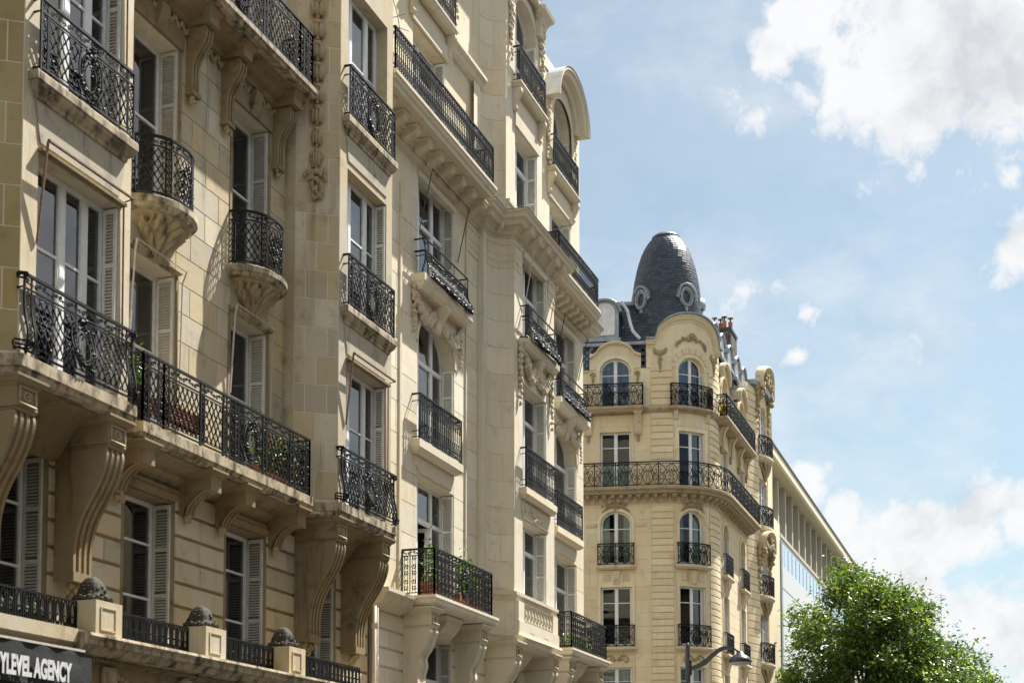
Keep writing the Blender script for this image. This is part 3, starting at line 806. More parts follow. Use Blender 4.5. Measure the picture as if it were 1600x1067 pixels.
def leaf_cluster(mb, c, rad, n, size, rnd, up=.3):
    for i in range(n):
        v = Vector((rnd.gauss(0, .5), rnd.gauss(0, .5), rnd.gauss(0, .5)))
        p = Vector(c)+Vector((v.x*rad[0], v.y*rad[1], v.z*rad[2]))
        d = Vector((rnd.uniform(-1, 1), rnd.uniform(-1, 1), rnd.uniform(-1, 1)+up)).normalized(); x = d.orthogonal().normalized()
        x = (Matrix.Rotation(rnd.uniform(0, 6.28), 3, d) @ x); s = size*rnd.uniform(.6, 1.3); nn = d.cross(x)
        a, b = p-d*s*.5, p+d*s*.5; mid = p+nn*s*.10
        mb.add([a, mid+x*s*.28, b, mid-x*s*.28], [(0, 1, 2), (0, 2, 3)])
# ------------------------------------------------------------------ ground
def ground():
    m = MB(); m.quad((-300, -300, -.02), (900, -300, -.02), (900, 300, -.02), (-300, 300, -.02)); m.build('ground', 'paving', kind='structure')
    m = MB(); m.quad((-60, -1.5, -.012), (400, -1.5, -.012), (400, 7.6, -.012), (-60, 7.6, -.012)); m.build('road', 'asphalt', kind='structure')
    pv = MB(); pv.box(lambda s, o, z: (s, o, z), -60, 42.5, 7.75, 14, -.02, .11); pv.box(lambda s, o, z: (s, o, z), 56, 400, 7.75, 14, -.02, .11)
    pv.build('pavement', 'paving', kind='structure')
    pv = MB(); pv.box(lambda s, o, z: (s, o, z), -60, 400, -6, -1.65, -.02, .11); pv.build('pavement', 'paving', kind='structure')
    k = MB()
    for x0, x1, y0, y1 in ((-60, 42.5, 7.6, 7.75), (56, 400, 7.6, 7.75), (-60, 400, -1.65, -1.5)): k.box(lambda s, o, z: (s, o, z), x0, x1, y0, y1, -.02, .115)
    k.build('kerb', 'kerbstone', kind='structure')
ground()

# ------------------------------------------------------------------ the near building (left)
def build_left():
    B = thing('apartment_building', 'nearest weathered stone apartment house with round balconies, at the left edge above the black sign', 'building', (17, 13.5, 0))
    YM, YB = 12.46, 11.6
    TM = street(YM); TB = street(YB); D = .40; DB = .31
    W = [(17.48, 18.68), (20.30, 21.50)]                    # window columns of the flat wall
    BAY = [(14.02, 16.27), (22.58, 24.82)]
    f1 = [(a, b, 4.25, 6.60) for a, b in W]+[(14.50, 15.65, 4.25, 6.60), (23.05, 24.15, 4.25, 6.60)]
    # --- first floor, rusticated
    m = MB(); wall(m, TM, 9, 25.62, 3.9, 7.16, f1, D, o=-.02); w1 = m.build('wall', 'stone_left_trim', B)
    ashlar(w1, 'L', TM, 13.2, 25.62, 4.28, 6.86, .367, 1.05, f1, gap=.05, proud=.028, ch=.016, o=-.02, mat='stone_left', margin=.10)
    # --- flat wall, second to fourth floor
    f2 = [(a, b, 7.40, 10.20) for a, b in W]; f3 = [(a, b, 10.98, 13.86) for a, b in W]; f4 = [(a, b, 14.80, 17.6) for a, b in W]
    ops = f2+f3+f4
    m = MB(); wall(m, TM, 16.6, 22.2, 7.16, 21, ops, D, o=-.012); wm = m.build('wall', 'joint_pale', B)
    ashlar(wm, 'L', TM, 16.72, 22.12, 7.36, 14.3, .463, .95, ops, gap=.016, proud=.012, ch=.002, o=-.012, margin=.0)
    # --- oriels
    for bi, (a, b) in enumerate(BAY):
        oa, ob = a+.30, b-.26
        op2 = (oa, ob, 7.42, 10.06); op3 = (oa, ob, 11.05, 13.68); op4 = (oa, ob, 14.60, 17.25)
        m = MB(); wall(m, TB, a, b, 7.16, 21, (op2, op3, op4), DB)
        cl = frame((a-.46, YB+.66, 0), (.46, -.66, 0), (-.66, -.46, 0)); cr = frame((b, YB, 0), (.46, .66, 0), (.66, -.46, 0)); lc = math.hypot(.46, .66)
        wall(m, cr, 0, lc, 7.16, 21, ())
        m.quad((a-.46, YM+.02, 7.16), (a-.46, YB+.66, 7.16), (a-.46, YB+.66, 21), (a-.46, YM+.02, 21))
        m.quad((b+.46, YM+.02, 7.16), (b+.46, YB+.66, 7.16), (b+.46, YB+.66, 21), (b+.46, YM+.02, 21))
        m.poly([(a-.46, YM+.1, 7.165), (a-.46, YB+.66, 7.165), (a, YB, 7.165), (b, YB, 7.165), (b+.46, YB+.66, 7.165), (b+.46, YM+.1, 7.165)])
        wb = m.build('oriel_wall', 'stone_left', B); m = MB(); wall(m, cl, 0, lc, 7.16, 21, (), o=-.006); m.build('oriel_flank', 'joint_pale', B)
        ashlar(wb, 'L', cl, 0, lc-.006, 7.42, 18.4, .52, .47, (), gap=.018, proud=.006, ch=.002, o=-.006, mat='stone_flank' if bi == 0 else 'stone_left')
        for op, zs, hw in ((op3, 11.03, None), (op4, 14.58, None)):
            m = MB(); slab(m, TB, rectpath(a+.13, b-.10, .10), [(.045, zs), (.05, zs-.02), (.05, zs-.115), (.03, zs-.125), (.02, zs-.17), (-.02, zs-.22), (-.05, zs-.25), (-.06, zs-.30)])
            m.build('window_sill', 'slab_mossy', B)
            p = [(a+.16, 0), (a+.16, .115), (b-.13, .115), (b-.13, 0)]
            R = Rail(TB, p, zs+.01, .95); l = R.cum
            rail_lattice(R, [(l[1], l[2])], medals=[(l[1]+l[2])/2]); R.mb.build('railing', 'iron', B)
        # apron panel under the sills and awning rods
        for zt, zb in ((10.73, 10.20), (14.28, 13.82)):
            m = MB(); m.loft([[TB(s, o, z) for s, z in ((a+.20, zt), (b-.16, zt), (ob-.02, zb), (oa+.02, zb))] for o in (.0, .018)]); m.build('apron', 'apron_dirty', B)
        for op in ((op2, op3) if bi == 0 else (op2,)):
            m = MB(); z = op[3]+.12; x0, x1 = op[0]-.02, op[1]+.06
            m.tube([TB(x0, .02, z-1.3), TB(x0, .16, z-.02), TB(x0, .18, z+.02)], .018, 6); m.tube([TB(x0, .18, z), TB(x1, .18, z)], .022, 6)
            m.tube([TB(x1, .18, z), TB(x1, .03, z-.03), TB(x1+.03, .02, z-2.0)], .014, 6)
            m.build('awning_rod', 'rust_rod', B); m = MB(); m.box(TB, x0, x1, -.01, .09, z-.10, z-.06); m.build('hood_strip', 'stone_left_trim', B)
        for k, op in enumerate((op2, op3, op4)):
            window(B, TB, op, DB, lights=(.46, .76) if bi == 0 else (.30, .74), bars=(.60,) if k != 2 else (.55,), curtain=[('sides', .25), ('right', .4), ('full', 1)][k] if bi == 0 else [('right', .5), ('full', 1), ('full', 1)][k])
            if k < 2 or bi == 0:
                shutter(B, TB, op, DB, 1, 'shutter_cream' if (bi == 1 or k == 0) else 'shutter_grey')
        # second-floor balcony of the oriel
        zs = 7.37
        path = [(a-.42, -.80), (a-.06, .12), (b+.06, .12), (b+.42, -.80)]
        m = MB(); slab(m, TB, path, [(.0, zs), (.0, zs-.15), (-.03, zs-.16), (-.045, zs-.23), (-.09, zs-.25)]); sb = m.build('balcony', 'slab_mossy', B)
        for q in ((a+b)/2,):
            m = MB()
            for dz in (0, .05): m.tube([TB(q+.32*math.cos(t), -.10+.13*math.sin(t)-dz, zs-.258) for t in [PI*1.05+PI*1.0*i/10-(PI if dz else 0) for i in range(11)]], .012, 4)
            m.build('soffit_carving', 'stone_left_trim', sb)
        def bul(v): return .07*math.exp(-((v-.22)/.25)**2)
        p = [(a-.02, -.02), (a-.02, .07), (b+.02, .07), (b+.02, -.02)]
        R = Rail(TB, p, zs+.02, 1.0, bul); l = R.cum
        rail_lattice(R, [(l[1]+.03, l[2]-.03)], medals=[(l[1]+l[2])/2]); scroll_end(R, l[1], 1); scroll_end(R, l[2], -1)
        R.mb.build('railing', 'iron', sb)
        # consoles that carry it
        for (c0, c1) in ((a-.02, a+.38), (b-.42, b-.02)):
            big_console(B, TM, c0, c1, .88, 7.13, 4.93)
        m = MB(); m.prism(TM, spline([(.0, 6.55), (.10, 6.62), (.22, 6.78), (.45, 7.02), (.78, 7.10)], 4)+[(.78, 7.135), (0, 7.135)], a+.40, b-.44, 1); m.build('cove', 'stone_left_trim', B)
    # --- first-floor windows
    for op in f1:
        window(B, TM, op, D, lights=(.18,), bars=(.36, .72), curtain=('sides', .36)); shutter(B, TM, op, D, 1, 'shutter_grey')
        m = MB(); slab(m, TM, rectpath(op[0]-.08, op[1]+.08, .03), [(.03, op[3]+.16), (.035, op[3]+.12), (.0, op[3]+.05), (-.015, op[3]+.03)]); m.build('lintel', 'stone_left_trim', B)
    # --- flat wall windows
    for ci, (a, b) in enumerate(W):
        for k, op in enumerate((f2[ci], f3[ci], f4[ci])):
            window(B, TM, op, D, lights=(.20,), bars=(.56,), curtain=('sides', .3) if k < 2 else None)
            shutter(B, TM, op, D, 1, 'shutter_cream' if k == 0 else 'shutter_grey'); 
            m = MB(); m.box(TM, op[0]-.07, op[0], -.006, .012, op[2], op[3]); m.box(TM, op[1], op[1]+.07, -.006, .016, op[2], op[3]); m.build('window_surround', 'stone_left_trim', B)
        # hood and awning rods at the second floor
        m = MB(); z = 10.20; slab(m, TM, rectpath(a-.04, b+.06, .05), [(.03, z+.10), (.03, z+.05), (.0, z+.02), (-.04, z+.004)]); m.build('lintel', 'slab_mossy', B)
        m = MB(); x0, x1 = a-.04, b+.08
        m.tube([TM(x0, .04, z-1.4), TM(x0, .12, z-.1), TM(x0, .15, z+.10)], .016, 6); m.tube([TM(x0, .15, z+.10), TM(x1, .15, z+.08)], .014, 6)
        m.tube([TM(x1, .15, z+.08), TM(x1+.02, .06, z-.1), TM(x1, .03, z-2.6)], .013, 6); m.build('awning_rod', 'pale_rod', B)
        # lintel keystone third floor
        m = MB(); z = 13.86; m.box(TM, a-.08, b+.08, .0, .05, z+.004, z+.34); c = (a+b)/2
        m.loft([[TM(q, o, zz) for o, zz in ((.0, z+.42), (.17, z+.40), (.17, z+.30), (.10, z+.08), (.06, z), (.0, z))] for q in (c-.11, c+.11)]); m.build('keystone_lintel', 'stone_left_trim', B)
        # half-round balcony on carved corbel
        zs = 10.97; c = (a+b)/2
        m = MB(); slab(m, TM, arcpath(c, .72, .58, 22, -.02), [(.0, zs), (.03, zs-.02), (.03, zs-.11), (.0, zs-.13), (-.02, zs-.17), (-.06, zs-.19)]); sb = m.build('round_balcony', 'slab_mossy', B)
        corbel_leaf(sb, TM, c, .60, .50, zs-.16, zs-.80)
        R = Rail(TM, [(c-.66*math.cos(PI*i/22), max(.0, .53*math.sin(PI*i/22))) for i in range(23)], zs+.01, .92)
        q = R.L
        R.along(0, q, R.h, .018); R.along(0, q, R.h-.15, .010); R.along(0, q, .055, .012); scrolls(R, .02, q-.02, R.h-.145, R.h-.012, .14)
        cut = [0, .10, q*.30, q*.30+.10, q*.70-.10, q*.70, q-.10, q]
        for u in cut: R.bar([(u, 0), (u, R.h)], .011)
        for u0, u1 in ((0, .10), (cut[2], cut[3]), (cut[4], cut[5]), (q-.10, q)): chain(R, u0+.005, u1-.005, .07, R.h-.16)
        for u0, u1 in ((.12, cut[2]-.02), (cut[3]+.02, cut[4]-.02), (cut[5]+.02, q-.12)): lattice(R, u0, u1, .09, R.h-.18, .105)
        R.mb.build('railing', 'iron', sb)
    # --- long balcony, second floor
    zs = 7.36
    m = MB(); slab(m, TM, rectpath(16.90, 22.04, .69), [(.0, zs), (.0, zs-.15), (-.03, zs-.165), (-.045, zs-.21), (-.10, zs-.23)]); sb = m.build('balcony', 'slab_mossy', B)
    R = Rail(TM, [(16.97, .0), (16.97, .62), (21.97, .62), (21.97, .0)], zs+.02, 1.0); l = R.cum; a, b = l[1], l[2]; Lf = b-a
    rail_lattice(R, [(0, l[1]), (a, a+.52), (a+.52, b), (l[2], l[3])], medals=[a+Lf*.60], posts=[a+Lf*.30, a+Lf*.43, a+Lf*.57-.35, a+Lf*.60+.38, a+Lf*.86])
    R.mb.build('railing', 'iron', sb)
    for q in (17.18, 18.98, 20.02, 21.74):
        m = MB(); m.box(TM, q-.15, q+.15, .0, .60, 6.80, 7.06); slab(m, TM, rectpath(q-.15, q+.15, .60), [(.085, 7.13), (.085, 7.10), (.06, 7.085), (.02, 7.03), (.0, 7.01)])
        cv = spline([(.46, 6.80), (.36, 6.755), (.25, 6.67), (.17, 6.57), (.13, 6.46)], 4)
        m.prism(TM, [(0, 6.80)]+[(o-.02, z) for o, z in cv]+[(0, 6.46)], q-.12, q+.12)
        for k in range(3): m.loft([[TM(x, o, z) for o, z in [(o-.04, z) for o, z in cv]+[(o, z) for o, z in reversed(cv)]] for x in (q-.12+k*.092, q-.064+k*.092)])
        c = m.build('console', 'stone_left_trim', B); lf = MB(); rnd = random.Random(int(q*10))
        for k in range(9): lf.blob(TM(q+rnd.uniform(-.08, .08), .08+rnd.uniform(-.01, .04), 6.47-rnd.random()*.14), .05, .045, .055)
        lf.build('leaf_pendant', 'carving', c, smooth=True)
    m = MB(); m.prism(TM, [(.0, 7.13), (.50, 7.13), (.50, 7.11), (.30, 7.06), (.16, 7.04), (.14, 6.98), (.05, 6.93), (0, 6.88)], 16.9, 22.04); m.build('bed_moulding', 'stone_left_trim', B)
    for q in (18.08, 19.5, 20.88):
        m = MB()
        for sg in (1, -1): m.tube([TM(q+.30*math.cos(t)*sg, .58+.06*sg+.10*math.sin(t)*sg-.1, 7.128) for t in [PI*.05+PI*.9*i/10 for i in range(11)]], .011, 4)
        m.build('soffit_carving', 'stone_left_trim', sb)
    # --- long balcony, fourth floor
    zs = 14.78
    m = MB(); slab(m, TM, rectpath(16.90, 22.04, .66), [(.0, zs), (.02, zs-.02), (.02, zs-.10), (-.02, zs-.12), (-.03, zs-.17), (-.06, zs-.18)]); sb = m.build('balcony', 'slab_mossy', B)
    R = Rail(TM, [(16.97, .0), (16.97, .60), (21.97, .60), (21.97, .0)], zs+.01, .98); l = R.cum; a, b = l[1], l[2]; Lf = b-a
    rail_lattice(R, [(0, l[1]), (a, b-.45), (b-.45, b), (l[2], l[3])], medals=[a+Lf*.52], posts=[a+Lf*.25, a+Lf*.66]); R.mb.build('railing', 'iron', sb)
    m = MB(); m.prism(TM, [(.0, 14.60), (.46, 14.60), (.44, 14.56), (.30, 14.52), (.22, 14.46), (.12, 14.42), (.10, 14.34), (0, 14.30)], 16.9, 22.04); m.build('bed_moulding', 'stone_left_trim', B)
    m = MB(); rnd = random.Random(3)
    for i in range(170):
        x = 16.95+i*.03; m.blob(TM(x, .03+rnd.random()*.03, 14.24+.05*math.sin(i*.9)), .035, .03, .05, 5, 3)
    m.build('leaf_frieze', 'carving', B, smooth=True)
    for q in (17.15, 18.98, 20.02, 21.72):
        scroll_console(B, TM, q-.10, q+.10, .36, 14.32, 13.28)
        m = MB(); m.box(TM, q-.14, q+.14, .0, .46, 14.34, 14.50); slab(m, TM, rectpath(q-.14, q+.14, .46), [(.07, 14.585), (.06, 14.56), (.015, 14.51), (0, 14.49)]); m.build('console_cap', 'stone_left_trim', B)
    # --- flower drop carved on the oriel flank
    for bi, (a, b) in enumerate(BAY[1:]):
        cl = frame((a-.46, YB+.66, 0), (.46, -.66, 0), (-.66, -.46, 0)); m = MB(); rnd = random.Random(5); s = .37
        for k in range(11):
            z = 17.7-k*.40; r = .15 if k < 8 else .15-.02*(k-7)
            for j in range(7):
                an = 2*PI*j/7; m.blob(cl(s+r*.62*math.cos(an), .05+.04*math.sin(an), z-.06), r*.36, r*.34, .15, 5, 4)
            m.blob(cl(s, .07, z+.08), r*.6, r*.6, .06); m.blob(cl(s, .06, z-.19), r*.3, r*.3, .07)
            if k < 3:
                for j in range(10): m.blob(cl(s+rnd.uniform(-.2, .2), .05, z+rnd.uniform(-.15, .15)), .07, .06, .08, 5, 3)
        for j in range(60): m.blob(cl(s+rnd.gauss(0, .07), .04+rnd.random()*.04, 13.75-rnd.random()*.85), .04, .035, .06, 5, 3)
        m.build('flower_carving', 'carving', B, smooth=True)
    # --- shop-front ledge with pedestals and low rails
    m = MB(); m.prism(TM, [(-.02, 4.20), (.76, 4.18), (.76, 4.00), (.70, 3.95), (.62, 3.86), (.55, 3.84), (-.02, 3.84)], 9, 15.60); m.build('ledge', 'stone_left', B)
    m = MB(); m.prism(TM, [(-.02, 4.17), (.96, 4.13), (.97, 4.09), (.93, 4.05), (.93, 3.99), (.86, 3.96), (.80, 3.89), (.66, 3.86), (.66, 3.80), (-.02, 3.80)], 15.42, 25.62); m.build('ledge', 'slab_mossy', B)
    m = MB()
    for i in range(150): m.box(TM, 15.7+i*.065, 15.735+i*.065, .66, .71, 3.81, 3.85)
    m.build('dentil_band', 'stone_left_trim', B, kind='stuff')
    m = MB(); wall(m, TM, 9, 15.3, 0, 3.84, ((9.6, 11.6, 0, 3.2), (12.0, 15.1, 0.4, 3.2)), .3, o=.40); wall(m, TM, 15.3, 25.62, 0, 3.80, ((16.4, 18.6, 0, 3.0), (19.1, 21.3, 0, 3.0), (21.8, 24.0, 0, 3.0)), .4, o=.60)
    m.quad(TM(15.3, .40, 0), TM(15.3, .60, 0), TM(15.3, .60, 3.8), TM(15.3, .40, 3.8)); m.build('wall', 'stone_left_trim', B)
    for i, (a, b) in enumerate(((16.4, 18.6), (19.1, 21.3), (21.8, 24.0))):
        m = MB(); m.box(TM, a+.01, b-.01, .16, .24, .01, 2.99); m.build('shop_door', 'box_wood', B)
    rnd = random.Random(8)
    for i in range(4):
        m = MB(); x = 16.0+i*2.65
        m.box(TM, x+.12, x+.42, .60, .67, 3.46, 3.76); m.box(TM, x+.18, x+.36, .67, .69, 3.52, 3.70)
        swag(m, TM, [(x+.45, 3.66), (x+.95, 3.44), (x+1.5, 3.40), (x+1.95, 3.62), (x+2.1, 3.74)], .08, rnd, o=.62); m.blob(TM(x+2.1, .66, 3.66), .16, .10, .16)
        m.build('festoon', 'carving', B, smooth=False)
    for (a, b) in ((15.66, 16.24), (18.33, 18.90), (20.88, 21.44)):
        m = MB(); m.box(TM, a, b, .36, .86, 4.12, 4.60); m.box(TM, a+.08, b-.02, .28, .36, 4.14, 4.56)
        y = .86
        for (p, q, r, s) in ((a+.10, b-.14, 4.20, 4.22), (a+.10, b-.14, 4.50, 4.52), (a+.10, a+.12, 4.22, 4.50), (b-.16, b-.14, 4.22, 4.50)): m.box(TM, p, q, y, y+.012, r, s)
        pd = m.build('pedestal', 'stone_left', B)
        m = MB(); cx = (a+b)/2-.02
        sq = [(math.copysign(abs(math.cos(t))**.6, math.cos(t))*.25, math.copysign(abs(math.sin(t))**.6, math.sin(t))*.23) for t in [2*PI*i/16 for i in range(16)]]
        m.loft([[TM(cx+dx*k, .60+dy*k, z) for dx, dy in sq] for k, z in ((.92, 4.60), (.94, 4.63), (.84, 4.67), (.74, 4.72), (.68, 4.79), (.56, 4.86), (.38, 4.92), (.16, 4.95))])
        for k in range(60):
            t = OR.random(); an = OR.uniform(0, 6.28); q = .24*(.95-.75*t**1.6); m.blob(TM(cx+q*math.cos(an), .60+q*math.sin(an)*.92, 4.63+.30*t), .034, .03, .03, 5, 3)
        for k in range(26):
            an = 2*PI*k/26; m.blob(TM(cx+.25*math.cos(an), .60+.23*math.sin(an), 4.63+.02*(k % 2)), .045, .04, .04, 5, 3)
        m.build('finial', 'soot', pd)
    for (a, b) in ((13.2, 15.66), (16.24, 18.33), (18.90, 20.88), (21.44, 24.15)):
        R = Rail(TM, [(a+.02, .56), (b-.02, .56)], 4.15, .42); rail_loops(R, [(0, R.L)]); R.mb.build('low_railing', 'iron', B)
    # --- drainpipe on the party line
    m = MB(); x, o = 25.72, .10
    m.tube([TM(x, o, 0), TM(x, o, 7.0)], .055, 10); m.tube([TM(x+.17, o-.02, 0), TM(x+.17, o-.02, 7.0)], .035, 8)
    for z in (3.6, 5.55): m.tube([TM(x, o, z), TM(x, o, z+.12)], .072, 10)
    m.build('drainpipe', 'pipe_paint', B, smooth=True)
    # --- upper floors and roof, above the frame
    m = MB(); m.prism(TM, [(-.4, 21.0), (.3, 21.0), (.3, 21.3), (-.2, 21.5), (-1.6, 24.5), (-8, 25), (-8, 21)], 9, 25.62); m.build('roof', 'zinc', B)
    m = MB(); wall(m, TM, 9, 13.5, 7.16, 21, (), o=-.012); wall(m, TM, 25.3, 25.62, 7.16, 21, (), o=-.012); wall(m, TM, 16.6, 22.2, 17.7, 21, (), o=.0)
    m.quad((9, YM, 0), (9, 22, 0), (9, 22, 21), (9, YM, 21)); m.quad((25.62, YM, 0), (25.62, 22, 0), (25.62, 22, 21), (25.62, YM, 21)); m.quad((9, 22, 0), (25.62, 22, 0), (25.62, 22, 21), (9, 22, 21)); m.build('side_wall', 'stone_left', B)
    return B, TM, TB
LB, LTM, LTB = build_left()

# --- shop sign
def sign():
    T = street(11.55)
    S = thing('shop_sign', 'black cloth sign with white lettering hung under the ledge at bottom left', 'sign', (14.4, 11.5, 3.3))
    m = MB(); n = 40; rows = []
    for j in range(9):
        z = 3.84-.50*j/8; rows.append([T(12.3+(15.28-12.3)*i/n, .04+.012*noise.noise(Vector((i*.35, j*.8, 0)))+.012*math.sin(i*.9+j*.3), z) for i in range(n+1)])
    m.grid(rows); m.grid([[(p[0], p[1]+.03, p[2]) for p in r] for r in rows]); m.build('cloth', 'sign_cloth', S, smooth=True)
    m = MB(); m.box(T, 12.28, 15.32, .0, .05, 3.845, 3.875); m.build('batten', 'pale_rod', S)
    m = MB(); m.box(T, 12.3, 15.55, -.12, -.02, 3.25, 3.84); m.build('backing_board', 'sign_cloth', S)
    cu = bpy.data.curves.new('lettering', 'FONT'); cu.body = 'YLEVEL AGENCY'; cu.size = .375; cu.extrude = .003; cu.offset = .016; cu.space_character = .98; cu.align_x = 'RIGHT'
    to = bpy.data.objects.new('lettering_curve', cu); COL.objects.link(to)
    dg = bpy.context.evaluated_depsgraph_get(); me = bpy.data.meshes.new_from_object(to.evaluated_get(dg)); bpy.data.objects.remove(to)
    me.materials.clear(); me.materials.append(MATS['sign_letter'])
    xs = [v.co.x for v in me.vertices]; wdt = max(xs)-min(xs); k = 1.36/wdt
    for v in me.vertices: v.co = Vector(((v.co.x-max(xs))*k, 0-v.co.z, v.co.y*.88))
    o = bpy.data.objects.new('lettering', me); COL.objects.link(o); o.parent = S; o.location = Vector((15.02, 11.55-.075, 3.43))-ORG[S]
sign()

# --- plants on the near balconies
def planter(name, label, cat, T, s0, s1, o0, o1, z, leaf, n, size, hgt, petals=(), box='box_wood', seed=1, slats=False, h=.2):
    rnd = random.Random(seed); c = T((s0+s1)/2, (o0+o1)/2, z); P = thing(name, label, cat, c)
    m = MB()
    if slats:
        for k in range(5): m.box(T, s0, s1, o0, o1, z+k*h/5, z+k*h/5+h/5*.62)
        m.box(T, s0+.03, s1-.03, o0+.03, o1-.03, z, z+h-.03)
    else: m.loft([[T(a, o, q) for a, o in ((s0+i, o0+i), (s1-i, o0+i), (s1-i, o1-i), (s0+i, o1-i))] for i, q in ((.03, z), (0, z+h), (.02, z+h), (.03, z+h-.03))])
    m.build('trough', box, P)
    m = MB(); l = abs(s1-s0); k = max(1, int(l/.16))
    for i in range(k):
        q = T(s0+(s1-s0)*(i+.5)/k, (o0+o1)/2, z+h+hgt*.45*rnd.uniform(.8, 1.2)); leaf_cluster(m, q, (.16, .13, hgt*.6), n//k, size, rnd)
    m.build('foliage', leaf, P)
    for pm, cnt in petals:
        m = MB()
        for i in range(cnt):
            q = Vector(T(rnd.uniform(s0, s1), o1+rnd.uniform(-.05, .06), z+h+hgt*rnd.uniform(.1, 1.1)))
            for j in range(5): m.octa(q+Vector((rnd.uniform(-.02, .02), rnd.uniform(-.02, .02), rnd.uniform(-.02, .02))), .018)
        m.build('flowers', pm, P)
planter('planter', 'slatted wooden planter with a yellow-green plant at the near end of the long balcony', 'planter', LTM, 16.98, 17.34, .10, .50, 7.38, 'leaf_pot', 160, .09, .5, slats=True, h=.62, seed=2)
planter('window_box', 'brown slatted box hung inside the long balcony rail under the first window', 'window box', LTM, 17.45, 18.65, .42, .58, 7.62, 'leaf_pot', 40, .05, .06, box='terracotta', slats=True, h=.26, seed=3)
planter('flower_box', 'terracotta trough of yellow and orange flowers on the long balcony', 'flower box', LTM, 20.35, 21.55, .36, .56, 7.38, 'leaf_pot', 420, .09, .55, petals=(('petal_yellow', 26), ('petal_red', 8), ('petal_white', 14)), box='terracotta', seed=4)
planter('window_box', 'dark trough with silvery green leaves behind the low rail at the left edge', 'window box', LTM, 14.35, 15.10, .22, .50, 4.20, 'leaf_grey', 260, .07, .16, box='sign_cloth', seed=5, h=.12)
